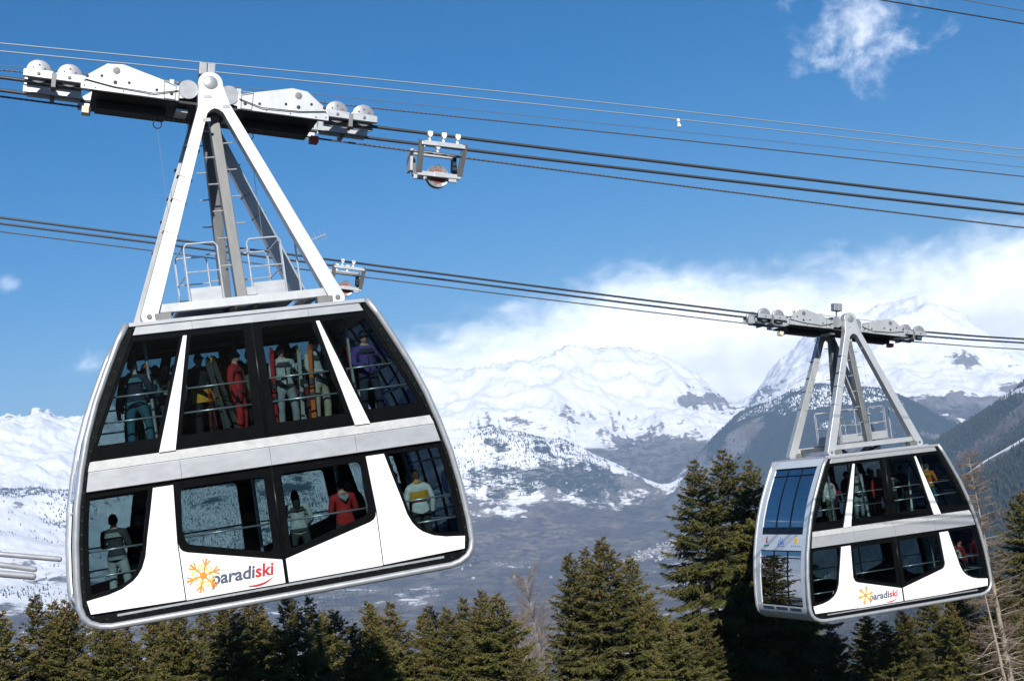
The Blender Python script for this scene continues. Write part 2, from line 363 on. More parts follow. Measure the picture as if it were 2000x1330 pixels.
def terrain():
    az = np.concatenate([np.arange(-180, -28, 3.0), np.arange(-28, -24, .5), np.arange(-24, 24.001, .055), np.arange(24.5, 28, .5), np.arange(28, 180.01, 3.0)])
    r = np.concatenate([[0.5], np.geomspace(2, 2500, 46), np.arange(2600, 9000, 90), np.arange(9000, 14000, 42), np.arange(14000, 18400, 48), np.arange(18500, 26001, 500)])
    A, Rr = np.meshgrid(az, r, indexing='ij')
    Z = height(A, Rr)
    X, Y = Rr * np.sin(np.radians(A)), Rr * np.cos(np.radians(A))
    na, nr = A.shape
    idx = np.arange(na * nr).reshape(na, nr)
    q = np.stack([idx[:-1, :-1], idx[:-1, 1:], idx[1:, 1:], idx[1:, :-1]], -1).reshape(-1, 4)[:, ::-1]
    el = np.degrees(np.arctan2(Z, Rr))
    snow, forest = cover(A, Rr, Z)
    me = raw_mesh('terrain', np.stack([X, Y, Z], -1).reshape(-1, 3), q, terrain_mat(), {'snow': ('POINT', snow.ravel()), 'forest': ('POINT', forest.ravel())}, smooth=True)
    o = link('terrain', me); tag(o, 'snowy alpine valley, slopes and peaks behind the cable cars', 'terrain', kind='structure')
    return o
def sstep(a, b, x):
    t = np.clip((x - a) / (b - a), 0, 1); return t * t * (3 - 2 * t)
def cover(A, r, z):
    """where snow lies and where forest grows: by height, valley side and aspect"""
    x, y = r * np.sin(np.radians(A)), r * np.cos(np.radians(A))
    n = fbm(x / 1200 + 5, y / 1200, 5, 77) - .5; n2 = fbm(x / 350, y / 350, 4, 99) - .5
    left = sstep(-7, -12, A)
    zs = -150 - 330 * left
    spur = .54 + .34 * sstep(-430, 300, z) + 1.1 * n + .7 * n2
    high = .16 + .74 * sstep(-150, 330, z) + .8 * n + .45 * n2 + .55 * sstep(480, 850, z)
    low = .26 * sstep(-.15, .2, n) + .12 + .55 * n2
    snow = np.where(r > 13300, high, spur)
    snow = np.where((z < -380) & (r < 11500), low + (spur - low) * sstep(-600, -330, z), snow)
    lsnow = .40 + .55 * sstep(-640, -150, z) + .9 * n + .5 * n2
    snow = snow * (1 - left) + lsnow * left
    rm = sstep(6.0, 7.2, A) * sstep(18.2, 16.8, A) * sstep(13300, 12800, r) * sstep(8600, 9400, r)
    bands = sstep(.02, .2, n2 * .8 + n * .5 + .12 * np.sin(z / 28.0 + 6 * n)) * sstep(-330, -200, z) * .75 * sstep(10.5, 12.5, A) + sstep(60, 190, z + 320 * n2 + 150 * n) * .72
    snow = snow * (1 - rm) + np.clip(bands, 0, 1) * rm
    near = sstep(15, 17, A) * sstep(8300, 7800, r)
    road = np.exp(-((r - 4480) / 55.) ** 2) * .95 + np.exp(-((z + 25 + 300 * n) / 26) ** 2) * .6 * (r > 5600)
    snow = snow * (1 - near) + np.clip(.16 + .9 * n + .7 * n2 + road, 0, 1) * near
    # forest
    f_r = rm * np.clip(.66 - .40 * sstep(60, 240, z) - .35 * sstep(10.5, 13, A) * sstep(-100, -320, z) + 1.5 * n + 1.0 * n2, 0, 1)
    f_spur = sstep(12900, 12500, r) * sstep(11600, 12000, r) * sstep(3.2, 1.2, A) * sstep(-2.6, -1.4, A) * sstep(-60, 120, z + 300 * n) * .9
    f_left = left * sstep(11700, 12100, r) * sstep(13600, 12700, r) * sstep(-40, 120, z) * .95
    f_near = near * np.clip(.72 - .9 * road + 1.2 * n + .8 * n2, 0, 1)
    f_val = .62 * sstep(-.05, .12, n) * sstep(-760, -560, z) * sstep(13000, 12000, r)
    f_mid = sstep(-15.5, -14, A) * sstep(-8, -9.5, A) * sstep(9800, 10400, r) * sstep(12600, 12000, r) * np.clip(.75 + 1.2 * n, 0, 1)
    f = np.maximum.reduce([f_mid, f_r, f_spur, f_left, f_near, f_val * (1 - rm) * (1 - near)])
    f = np.clip(f + .7 * n2 * (f > .05), 0, 1) * sstep(520, 380, z)
    snow = np.where(r < 2600, .12 + .3 * n, snow)
    return np.clip(snow, 0, 1.6), f
def terrain_mat():
    m, nt, b = new_mat('terrain'); N = nt.nodes.new; L = nt.links.new
    geo = N('ShaderNodeNewGeometry')
    def noise(scale, det, rough=.6, sy=1.0):
        mp = N('ShaderNodeMapping'); mp.inputs['Scale'].default_value = (scale, scale, scale * sy); L(geo.outputs['Position'], mp.inputs[0])
        n = N('ShaderNodeTexNoise'); n.inputs['Scale'].default_value = 1.0; n.inputs['Detail'].default_value = det; n.inputs['Roughness'].default_value = rough
        L(mp.outputs[0], n.inputs['Vector']); return n.outputs['Fac']
    def M_(op, a, c):
        n = N('ShaderNodeMath'); n.operation = op
        for i, v in enumerate((a, c)):
            if isinstance(v, (int, float)): n.inputs[i].default_value = v
            else: L(v, n.inputs[i])
        return n.outputs[0]
    def mr(v, a, c, d=0., e=1.):
        n = N('ShaderNodeMapRange'); n.interpolation_type = 'SMOOTHSTEP'; L(v, n.inputs['Value'])
        for k, x in zip(('From Min', 'From Max', 'To Min', 'To Max'), (a, c, d, e)): n.inputs[k].default_value = x
        return n.outputs[0]
    def mixc(f, a, c):
        n = N('ShaderNodeMix'); n.data_type = 'RGBA'; L(f, n.inputs['Factor'])
        for k, x in (('A', a), ('B', c)):
            if isinstance(x, tuple): n.inputs[k].default_value = (*x, 1)
            else: L(x, n.inputs[k])
        return n.outputs['Result']
    def at(nm):
        n = N('ShaderNodeAttribute'); n.attribute_name = nm; return n.outputs['Fac']
    nA, nB, nC = noise(1 / 420, 6, .6, 3.0), noise(1 / 80, 5, .65, 3.6), noise(1 / 26, 3, .7, 1.5)
    sep = N('ShaderNodeSeparateXYZ'); L(geo.outputs['Normal'], sep.inputs[0])
    steep = mr(sep.outputs[2], .93, .70)
    base = mixc(mr(nA, .35, .65), (.10, .080, .070), (.23, .195, .145))
    base = mixc(mr(nB, .40, .62), base, (.055, .050, .048))
    base = mixc(mr(nC, .55, .70, 0., .7), base, (.045, .045, .04))
    base = mixc(steep, base, mixc(mr(nC, .3, .7), (.13, .12, .115), (.24, .22, .21)))
    fv = M_('ADD', at('forest'), M_('MULTIPLY', M_('SUBTRACT', nB, .5), .9)); ff = mr(fv, .42, .58)
    base = mixc(ff, base, mixc(nC, (.014, .022, .016), (.045, .05, .03)))
    sv = M_('ADD', at('snow'), M_('ADD', M_('MULTIPLY', M_('SUBTRACT', nA, .5), .75), M_('MULTIPLY', M_('SUBTRACT', nB, .5), .75)))
    sv = M_('SUBTRACT', sv, M_('MULTIPLY', steep, .30)); sv = M_('SUBTRACT', sv, M_('MULTIPLY', ff, .26))
    sf = mr(sv, .44, .60)
    speck = mr(nC, .64, .72, 1.0, .35)
    L(mixc(M_('MULTIPLY', sf, speck), base, (.87, .88, .90)), b.inputs['Base Color'])
    b.inputs['Roughness'].default_value = .9; b.inputs['Specular IOR Level'].default_value = .1
    bp = N('ShaderNodeBump'); bp.inputs['Strength'].default_value = .55; bp.inputs['Distance'].default_value = 14.0; L(nB, bp.inputs['Height']); L(bp.outputs[0], b.inputs['Normal'])
    return m
GROUND = terrain()

def scatter_forest():
    """far woods: small conifers on the slopes where forest grows, one mass nobody could count"""
    n = 190000
    a = np.where(RNG.random(n) < .45, RNG.uniform(6, 23, n), RNG.uniform(-24, 23, n)); r = np.sqrt(RNG.uniform(3000 ** 2, 13300 ** 2, n))
    z = height(a, r); s, f = cover(a, r, z)
    keep = (f + RNG.normal(0, .10, n) > .5) | ((f > .12) & (RNG.random(n) < .06)) | ((a < -8) & (r > 7000) & (RNG.random(n) < .20 * np.clip(fbm(r * np.sin(np.radians(a)) / 300, r / 120, 3, 8) - .52, 0, 1) * 4))
    a, r, z = a[keep], r[keep], z[keep]; n = len(a)
    x, y = r * np.sin(np.radians(a)), r * np.cos(np.radians(a))
    h = RNG.uniform(11, 25, n); w = h * RNG.uniform(.17, .26, n)
    k = 5; ang = np.arange(k) * 2 * np.pi / k
    ring = np.stack([x[:, None] + w[:, None] * np.cos(ang + RNG.uniform(0, 6, (n, 1))), y[:, None] + w[:, None] * np.sin(ang), np.repeat((z + h * .06)[:, None], k, 1)], -1)
    tip = np.stack([x, y, z + h], -1)[:, None, :]
    v = np.concatenate([ring, tip], 1).reshape(-1, 3)
    b = np.arange(n)[:, None] * (k + 1)
    t = np.stack([np.stack([b[:, 0] + i, b[:, 0] + (i + 1) % k, b[:, 0] + k], -1) for i in range(k)], 1).reshape(-1, 3)
    simple('far_needles', (.028, .034, .022), .9, 0, .35, .01, spec=.1)
    me = raw_mesh('far_forest', v, t, 'far_needles')
    tag(link('far_forest', me), 'dark conifer woods on the far valley slopes', 'forest', kind='stuff')
scatter_forest()

def village():
    simple('house_wall', (.40, .36, .31), .9, 0, .2, .02); simple('house_white', (.36, .355, .34), .9, 0, .1, .02)
    simple('roof_slate', (.20, .19, .19), .8, 0, .3, .05); simple('roof_snow', (.58, .60, .63), .9, 0, .05, .05); simple('roof_brown', (.20, .11, .08), .8, 0, .3, .05)
    walls, roofs = [], []
    for w, d, h, rh in ((12, 10, 7, 4), (18, 11, 9, 4.5), (26, 13, 12, 3.5)):
        mb = MB(); mb.box(-w / 2, w / 2, -d / 2, d / 2, -8, h)
        mb.add([(-w / 2, -d / 2, h), (-w / 2, d / 2, h), (-w / 2, 0, h + rh), (w / 2, -d / 2, h), (w / 2, d / 2, h), (w / 2, 0, h + rh)], [(0, 1, 2), (3, 5, 4)])
        mr_ = MB(); e = 1.2
        for sgn in (-1, 1):
            mr_.add([(-w / 2 - e, 0, h + rh), (w / 2 + e, 0, h + rh), (w / 2 + e, sgn * (d / 2 + e), h - .5), (-w / 2 - e, sgn * (d / 2 + e), h - .5),
                     (-w / 2 - e, 0, h + rh + .6), (w / 2 + e, 0, h + rh + .6), (w / 2 + e, sgn * (d / 2 + e), h + .1), (-w / 2 - e, sgn * (d / 2 + e), h + .1)],
                    [(0, 1, 2, 3), (7, 6, 5, 4), (0, 4, 5, 1), (2, 6, 7, 3), (1, 5, 6, 2), (0, 3, 7, 4)])
        for wm in ('house_wall', 'house_white'):
            o = mb.build('wall', wm); walls.append(o.data); C.objects.unlink(o); bpy.data.objects.remove(o)
        for rm_ in ('roof_snow', 'roof_slate', 'roof_brown'):
            o = mr_.build('roof', rm_); roofs.append(o.data); C.objects.unlink(o); bpy.data.objects.remove(o)
    rr = random.Random(5); n = 0
    while n < 210:
        if n < 165: a = rr.gauss(4.35, .75); r = rr.gauss(9500, 120) + 150 * (a - 4)
        elif n < 172: a = rr.uniform(-3.5, 1.5); r = rr.gauss(9350, 200)
        else: a = rr.gauss(5.0, .4); r = rr.uniform(9000, 9700)
        if not (-4 < a < 6.6): continue
        z = float(height(np.array([a]), np.array([r]))[0]); k = rr.choices((0, 1, 2), (5, 4, 2))[0]
        t = thing('house', 'small pale house in the town spread over the far valley floor', 'house', (r * math.sin(rad(a)), r * math.cos(rad(a)), z), (0, 0, rr.uniform(0, 3.14)), 'houses of the valley town')
        link('wall', walls[k * 2 + rr.choices((0, 1), (1, 2))[0]], t); link('roof', roofs[k * 3 + rr.choices((0, 1, 2), (2, 4, 3))[0]], t); n += 1
village()

def haze():
    m = bpy.data.materials.new('haze_air'); m.use_nodes = True; nt = m.node_tree; nt.nodes.clear()
    v = nt.nodes.new('ShaderNodeVolumePrincipled'); v.inputs['Color'].default_value = (.42, .64, 1.0, 1); v.inputs['Density'].default_value = 5.2e-5; v.inputs['Anisotropy'].default_value = 0.0
    out = nt.nodes.new('ShaderNodeOutputMaterial'); nt.links.new(v.outputs[0], out.inputs['Volume'])
    zz = [c[2] for c in GROUND.bound_box]; mb = MB(); mb.box(-27000, 27000, -27000, 27000, min(zz) - 1, max(max(zz), 20) + 20); o = mb.build('haze', m)
    tag(o, 'thin bluish mountain air over the whole valley', 'haze', kind='stuff')
haze()
# ------------------------------------------------------------------ cable cars
PSI = rad(20.7097); YC = 1.805; ZB = 5.65
SWING = [rad(-1.199), rad(1.199)]
ORG = [Vector((-5.68004, 28.41057, 3.67882)), Vector((12.03033, 51.06957, -1.22513))]
CARR_ANG = [rad(11.06), rad(9.5)]
FRAME = [Matrix.Translation(ORG[k]) @ Matrix.Rotation(PSI, 4, 'Z') @ Matrix.Rotation(SWING[k], 4, 'Y') for k in range(2)]
OUT = [(2.40, 0.0), (2.62, -.32), (2.90, -.85), (3.17, -1.42), (3.40, -2.03), (3.58, -2.66), (3.73, -3.3), (3.84, -4.0), (3.90, -4.7), (3.91, -5.12), (3.87, -5.32), (3.77, -5.46), (3.60, -5.57), (3.36, -5.63)]
INN = [(2.25, -.02), (2.30, -.22), (2.57, -.80), (2.80, -1.28), (3.02, -1.74), (3.20, -2.13), (3.35, -2.52), (3.48, -3.0), (3.57, -3.45), (3.64, -3.95), (3.69, -4.5), (3.71, -5.05), (3.70, -5.2), (3.66, -5.29)]
MID = [(2.345, 0.0), (2.51, -.30), (2.77, -.85), (3.04, -1.42), (3.28, -2.05), (3.46, -2.66), (3.61, -3.3), (3.71, -4.0), (3.775, -4.7), (3.785, -5.12), (3.735, -5.30), (3.635, -5.42), (3.45, -5.49), (3.30, -5.505)]
def xin(z, off=0.0): return float(np.interp(-z, [-p[1] for p in INN], [p[0] for p in INN])) - off
def xout(z): return float(np.interp(-z, [-p[1] for p in OUT], [p[0] for p in OUT]))
def mir(poly): return [(-p[0], p[1]) for p in poly][::-1]
def rounded(poly, r, n=4):
    out = []; k = len(poly)
    for i in range(k):
        p0, p1, p2 = Vector(poly[i - 1]), Vector(poly[i]), Vector(poly[(i + 1) % k])
        a, b = p0 - p1, p2 - p1; t = min(r, a.length * .45, b.length * .45)
        q0, q2 = p1 + a.normalized() * t, p1 + b.normalized() * t
        for j in range(n + 1):
            u = j / n; out.append(tuple(q0 * (1 - u) ** 2 + p1 * 2 * u * (1 - u) + q2 * u * u))
    return out
def cabin():
    car = thing('cable_car', 'x', 'cable car')
    def P(mb, name, mat, **k): return mb.build(name, mat, car, loc=(0, 0, ZB), **k)
    def S(mb, name, mat, par, **k): return mb.build(name, mat, par, **k)
    UZ = [-.23, -.6, -1.0, -1.4, -1.8, -2.2, -2.5]
    # --- roof, decks, inner floor
    mb = MB(); mb.box(-2.36, 2.36, -1.74, 1.74, -.10, .0); mb.box(-2.2, 2.2, -1.5, 1.5, .0, .05); P(mb, 'roof', 'silver')
    mb = MB(); mb.box(-2.27, 2.27, -1.70, 1.70, -.17, -.12); P(mb, 'ceiling', 'interior_dark')
    mb = MB(); mb.prism([(-3.30, -2.42), (3.30, -2.42), (3.50, -2.98), (-3.50, -2.98)], -1.70, 1.70); P(mb, 'upper_deck', 'floor_dark')
    mb = MB(); mb.prism([(-3.66, -5.30), (3.66, -5.30), (3.60, -5.50), (3.30, -5.60), (-3.30, -5.60), (-3.60, -5.50)], -1.72, 1.72); P(mb, 'lower_deck', 'floor_dark')
    # --- hand poles inside
    for x, y in ((-2.02, -1.2), (2.02, -1.2), (0, .55), (-2.02, 1.2), (2.02, 1.2)):
        mb = MB(); mb.tube([(x, y, -2.42), (x, y, -.17)], .035, 10, False); P(mb, 'grab_pole', 'tube_steel', smooth=True)
        mb = MB(); mb.tube([(x * .96, y, -5.30), (x * .96, y, -2.98)], .035, 10, False); P(mb, 'grab_pole', 'tube_steel', smooth=True)
    for sd in (-1, 1):
        def yy(a, b): return (sd * a, sd * b) if sd > 0 else (-b, -a)
        def PR(poly, a, b, holes=()):
            y0, y1 = yy(a, b); return MB().prism(poly, y0, y1, holes)
        # upper glazing frame and panes
        outer = [(xin(z), z) for z in UZ] + [(-xin(z), z) for z in UZ[::-1]]
        pl = [(-xin(z, .07), z) for z in (-.34, -.6, -1.0, -1.4, -1.8, -2.22)] + [(-2.06, -2.22), (-1.40, -.34)]
        dl = rounded([(-1.19, -.34), (-1.62, -2.24), (-.21, -2.24), (-.17, -.34)], .03, 2)
        holes = [pl, mir(pl), dl, mir(dl)]
        P(PR(outer, 1.745, 1.785, holes), 'window_surround', 'black_frame')
        for h in holes: P(PR(h, 1.752, 1.768), 'window_pane', 'window_glass')
        # upper white tapering pillars
        for g in (-1, 1):
            q = [(-1.345, -.335), (-1.275, -.335), (-1.77, -2.505), (-2.075, -2.505)]
            q = q if g < 0 else mir(q)
            P(PR(q, 1.787, 1.835), 'pillar', 'white_paint', bevel=.008)
        # centre post between the door leaves
        mb = PR([(-.12, -.24), (.12, -.24), (.10, -2.49), (-.10, -2.49)], 1.787, 1.80); P(mb, 'door_post', 'black_frame')
        y = sd * 1.805; mb = MB().tube([(0, y, -.26), (0, y, -2.47)], .034, 8); P(mb, 'door_seal', 'black_rubber', smooth=True)
        y = sd * 1.805; mb = MB().tube([(0, y, -3.08), (0, y, -4.83)], .034, 8); P(mb, 'door_seal', 'black_rubber', smooth=True)
        # roof edge trim: lip and fascia
        P(PR([(-2.33, .012), (2.33, .012), (2.33, -.062), (-2.33, -.062)], 1.742, 1.855), 'roof_lip', 'silver', bevel=.008)
        P(PR([(-2.20, -.066), (2.20, -.066), (2.28, -.228), (-2.28, -.228)], 1.742, 1.83), 'roof_trim', 'silver', bevel=.008)
        # ledge and waist band
        y0, y1 = sd * 1.788, sd * 1.85
        mb = MB(); mb.add([(-3.345, y0, -2.505), (3.345, y0, -2.505), (3.40, y1, -2.685), (-3.40, y1, -2.685), (-3.345, sd * 1.70, -2.505), (3.345, sd * 1.70, -2.505), (3.40, sd * 1.70, -2.685), (-3.40, sd * 1.70, -2.685)],
                          [(0, 1, 2, 3), (4, 5, 6, 7), (0, 1, 5, 4), (3, 2, 6, 7), (0, 3, 7, 4), (1, 2, 6, 5)]); P(mb, 'ledge', 'ledge_grey')
        P(PR([(-3.395, -2.695), (3.395, -2.695), (3.475, -3.055), (-3.475, -3.055)], 1.70, 1.862), 'waist_band', 'silver', bevel=.01)
        for x in (-1.72, .0, 1.72):
            P(PR([(x - .004, -2.70), (x + .004, -2.70), (x + .004, -3.05), (x - .004, -3.05)][::-1], 1.862, 1.8635), 'panel_joint', 'seam')
        for x in (-1.15, 1.15):
            P(PR([(x - .003, -.07), (x + .003, -.07), (x + .003, -.225), (x - .003, -.225)][::-1], 1.83, 1.8315), 'panel_joint', 'seam')
        # lower glazing frame and panes
        LZ = [-3.06, -3.5, -4.0, -4.5, -5.05, -5.29]
        outer = [(xin(z), z) for z in LZ] + [(-xin(z), z) for z in LZ[::-1]]
        e = [(-xin(z, .10), z) for z in (-3.17, -3.5, -4.0, -4.5, -4.94)] + [(-3.10, -4.87), (-2.88, -4.76), (-2.73, -4.58), (-2.64, -4.40), (-2.56, -4.06), (-2.36, -3.17)]
        d = rounded([(-1.76, -3.24), (-1.83, -4.02), (-1.78, -4.30), (-.17, -4.72), (-.17, -3.24)], .10)
        holes = [e, mir(e), d, mir(d)]
        P(PR(outer, 1.745, 1.785, holes), 'window_surround', 'black_frame')
        for h in holes: P(PR(h, 1.752, 1.768), 'window_pane', 'window_glass')
        # white lower skin left and right of the doors, and the two door leaves
        sk = [(-2.27, -3.15), (-2.38, -3.62), (-2.49, -4.06), (-2.565, -4.40), (-2.65, -4.60), (-2.74, -4.72), (-2.84, -4.81), (-3.05, -4.92), (-3.30, -4.985), (-xin(-5.03, .005), -5.035), (-xin(-5.27, .01), -5.285), (-1.945, -5.325), (-1.960, -4.25), (-1.895, -3.15)][::-1]
        for g in (-1, 1): P(PR(sk if g < 0 else mir(sk), 1.787, 1.825), 'side_panel', 'white_paint', bevel=.006)
        dr = [(-1.940, -4.27), (-1.925, -4.35), (-1.88, -4.41), (-1.80, -4.45), (-.035, -4.885), (-.035, -5.335), (-1.925, -5.335)]
        for g in (-1, 1):
            door = P(PR(dr if g < 0 else mir(dr), 1.787, 1.823), 'door', 'white_paint', bevel=.006)
            if g * sd > 0 or True:
                if g < 0 and sd < 0 or g > 0 and sd > 0: logo(door, sd)
        # black seal strip with rivets, silver rim
        def ring(a, b): return a + [(-p[0], p[1]) for p in a[::-1]] + [(-p[0], p[1]) for p in b] + b[::-1]
        inner = INN + [(3.58, -5.33)]
        mid = MID
        P(PR(ring(mid, inner), 1.72, 1.81), 'seal_strip', 'black_rubber')
        P(PR([(-3.2, -5.36), (3.2, -5.36), (3.2, -5.40), (-3.2, -5.40)], 1.79, 1.826), 'sill_rail', 'rim_silver')
        mb = MB(); path = [((a[0] + b[0]) / 2, (a[1] + b[1]) / 2) for a, b in zip(mid, inner[1:])]
        path = path[1:]
        full = path + [(-p[0], p[1]) for p in path[::-1]]
        dist = np.cumsum([0] + [math.dist(full[i], full[i + 1]) for i in range(len(full) - 1)])
        for s_ in np.arange(.1, dist[-1], .26):
            x = np.interp(s_, dist, [p[0] for p in full]); z = np.interp(s_, dist, [p[1] for p in full])
            mb.disc_y(x, z, [(.008, sd * 1.81), (.008, sd * 1.813), (.004, sd * 1.815)], 6)
        tag(P(mb, 'rivets', 'galvanised'), kind='stuff')
        cen = [((a[0] + b[0]) / 2, (a[1] + b[1]) / 2) for a, b in zip(OUT, MID)]
        half = [((a[0] - b[0]), (a[1] - b[1])) for a, b in zip(OUT, MID)]
        cen = cen + [(1.6, -5.578), (0, -5.58)]
        full = cen + [(-p[0], p[1]) for p in cen[:-1][::-1]]
        mb = MB(); mb.tube([(p[0], sd * 1.80, p[1]) for p in full], .066, 12); P(mb, 'rim', 'rim_silver', smooth=True)
        # hand rails behind the glass
        for z, spans in ((-1.35, 1), (-1.815, 1)):
            xp = lambda zz: 1.31 + (2.08 - 1.31) * (zz + .34) / (-2.5 + .34)
            for x0, x1 in ((-xin(z) + .05, -xp(z) + .02), (-xp(z) + .18, -.14), (.14, xp(z) - .18), (xp(z) - .02, xin(z) - .05)):
                mb = MB().tube([(x0, sd * 1.69, z), (x1, sd * 1.69, z)], .019, 8); P(mb, 'hand_rail', 'tube_steel', smooth=True)
        for z, sp in ((-4.165, ((-1.86, -.14), (.14, 1.86), (-xin(-4.1) + .06, -2.5), (2.5, xin(-4.1) - .06))), (-4.63, ((-xin(-4.6) + .06, -2.62), (2.62, xin(-4.6) - .06)))):
            for x0, x1 in sp:
                mb = MB().tube([(x0, sd * 1.69, z), (x1, sd * 1.69, z)], .019, 8); P(mb, 'hand_rail', 'tube_steel', smooth=True)
    # --- curved ends
    def curve_slab(z0, z1, y0, y1, off, th, sx, n=10):
        zs = list(np.linspace(z0, z1, n)); mb = MB(); a = [(sx * (xout(z) - off), z) for z in zs]; b = [(sx * (xout(z) - off - th), z) for z in zs][::-1]
        return mb.prism(a + b, y0, y1)
    for sx in (-1, 1):
        P(curve_slab(0.0, -.27, -1.72, 1.72, .05, .06, sx, 4), 'end_header', 'end_grey', smooth=False)
        for y0, y1 in ((-1.75, -1.40), (1.40, 1.75)):
            P(curve_slab(-.275, -5.06, y0, y1, .05, .06, sx, 24), 'end_post', 'end_grey')
        cols = ((-1.40, -.50), (-.44, .44), (.50, 1.40))
        for y0, y1 in ((-.50, -.44), (.44, .50)):
            P(curve_slab(-.275, -2.57, y0, y1, .06, .05, sx, 14), 'end_mullion', 'black_frame')
            P(curve_slab(-3.125, -5.06, y0, y1, .06, .05, sx, 14), 'end_mullion', 'black_frame')
        for (z0, z1) in ((-.275, -.33), (-.53, -.57), (-2.32, -2.57), (-3.125, -3.16), (-3.37, -3.41), (-5.0, -5.06)):
            for y0, y1 in cols: P(curve_slab(z0, z1, y0, y1, .06, .05, sx, 4), 'end_transom', 'black_frame')
        for (z0, z1) in ((-.33, -.53), (-.57, -2.32), (-3.16, -3.37), (-3.41, -5.0)):
            for y0, y1 in cols: P(curve_slab(z0, z1, y0, y1, .075, .014, sx, 14), 'end_pane', 'end_glass', autosmooth=40)
        band = P(curve_slab(-2.575, -3.12, -1.40, 1.40, .05, .06, sx, 6), 'end_band', 'end_grey')
        emblems(band, sx)
        zs = [-5.065, -5.12, -5.22, -5.32, -5.42, -5.5, -5.56, -5.61]
        a = [(sx * (xout(z) - .035), z) for z in zs] + [(sx * 3.2, -5.63), (sx * 3.2, -5.5)]; b = [(sx * (xout(z) - .10), z) for z in zs[::-1][2:]]
        bumper = P(MB().prism(a + b, -1.74, 1.74), 'bumper', 'end_grey', autosmooth=35)
        for y0, y1 in ((-1.30, -.55), (-.38, .38), (.55, 1.30)):
            for z in (-5.11, -5.17):
                S(curve_slab(z, z - .025, y0, y1, .027, .02, sx, 3), 'vent_slot', 'black_rubber', bumper)
        for z in (-1.3, -1.8, -4.2, -4.65):
            x = sx * (xout(z) - .2); mb = MB().tube([(x, -1.6, z), (x, 1.6, z)], .019, 8); P(mb, 'end_rail', 'tube_steel', smooth=True)
    # underside skid boxes
    mb = MB(); mb.box(-2.6, 2.6, -1.4, 1.4, -5.66, -5.60); P(mb, 'underside', 'galvanised')
    # --- suspension frame on the roof
    for sd in (-1, 1):
        yh, ya = sd * 1.298, sd * .792
        sh = lambda x, z: yh + (ya - yh) * (z - .15) / 4.76
        def arc(cx, cz, r, a0, a1, n=8): return [(cx + r * math.cos(rad(a0 + (a1 - a0) * i / n)), cz + r * math.sin(rad(a0 + (a1 - a0) * i / n))) for i in range(n + 1)]
        ang = math.degrees(math.atan2(4.76, 1.885))
        poly = arc(-1.885, .15, .155, ang + 90, ang + 270, 8)        # left foot
        poly += [(-.16, 4.26), (-.08, 4.33), (0.0, 4.36), (.08, 4.33), (.16, 4.26)]
        poly += arc(1.885, .15, .155, -90 - ang, 90 - ang, 8)       # right foot
        poly += [(.33, 4.42)] + arc(0, 4.91, .25, -12, 192, 14) + [(-.33, 4.42)]
        mb = MB().prism(poly, -.13, .13, (), sh)
        fr = P(mb, 'hanger_frame', 'hanger_grey', bevel=.012)
        o = sd * .13
        def yat(z): return sh(0, z) + o
        for x, z, r, m_ in ((0, 4.91, .135, 'wheel_grey'), (-1.885, .15, .05, 'galvanised'), (1.885, .15, .05, 'galvanised')):
            mb = MB().disc_y(x, z, [(r, yat(z) - sd * .02), (r, yat(z) + sd * .02), (r * .8, yat(z) + sd * .03)], 20); S(mb, 'pin', m_, fr, autosmooth=40)
        mb = MB()
        mb2 = MB().disc_y(0, 4.91, [(.16, yat(4.91) - .01), (.16, yat(4.91) + sd * .008)], 24); S(mb2, 'pin_plate', 'ledge_grey', fr)
        for x, z in ((-.1, 4.62), (.24, 4.38), (-.2, 4.12)):
            S(MB().prism([(x - .08, z + .035), (x - .08, z - .035), (x + .08, z - .035), (x + .08, z + .035)][::-1], yat(z) - .01, yat(z) + sd * .012), 'maker_plate', 'ledge_grey', fr)
        for g in (-1, 1):
            for t in ((.22, .36, .47, .62) if g * sd > 0 or g < 0 else ()):
                c = Vector((g * (.19 + (1.885 - .19) * t), sh(0, 4.5 - 4.35 * t), 4.5 - 4.35 * t)); d = Vector((g * 1.885, 0, -4.76)).normalized(); n = Vector((d.z, 0, -d.x))
                mb = MB(); pts = [c + n * (i * .1555) + Vector((0, j * .1315, 0)) for i, j in ((-1, -1), (1, -1), (1, 1), (-1, 1))]
                vs = [p - d * .006 for p in pts] + [p + d * .006 for p in pts]
                mb.add(vs, [(0, 1, 5, 4), (1, 2, 6, 5), (2, 3, 7, 6), (3, 0, 4, 7), (0, 1, 2, 3), (4, 5, 6, 7)]); S(mb, 'weld_seam', 'seam', fr)
        # middle leg with rungs
        y0, y1 = sd * .98, sd * .50
        leg = P(MB().beam((.02, y0, .35), (.02, y1, 4.30), .21, .24, (0, 1, 0)), 'ladder_post', 'galvanised', bevel=.012)
        yl = lambda z: y0 + (y1 - y0) * (z - .35) / 3.95
        for i, z in enumerate(np.arange(1.1, 4.1, .29)):
            g = 1 if i % 2 else -1
            S(MB().tube([(.02 + g * .10, yl(z) + sd * .05, z), (.02 + g * .31, yl(z) + sd * .05, z)], .016, 6), 'rung', 'tube_steel', leg)
        # cross beam between the feet, saddle blocks to the roof
        P(MB().beam((-1.72, yh * .97, .30), (1.80, yh * .97, .30), .16, .17), 'cross_beam', 'hanger_grey', bevel=.01)
        for g in (-1, 1):
            P(MB().box(g * 1.62 - .16, g * 1.62 + .16, yh - .14, yh + .14, .02, .20), 'roof_mount', 'galvanised', bevel=.01)
            P(MB().beam((g * .25, yh * .97, .22), (g * .12, yh * .5, .02), .09, .09), 'brace', 'dark_steel')
    for x in (-1.45, 0.0, 1.45):
        P(MB().beam((x, -1.16, .28), (x, 1.16, .28), .18, .14), 'tie_beam', 'galvanised', bevel=.01)
    P(MB().box(-1.15, 1.25, -.85, .85, .36, .42), 'platform', 'galvanised')
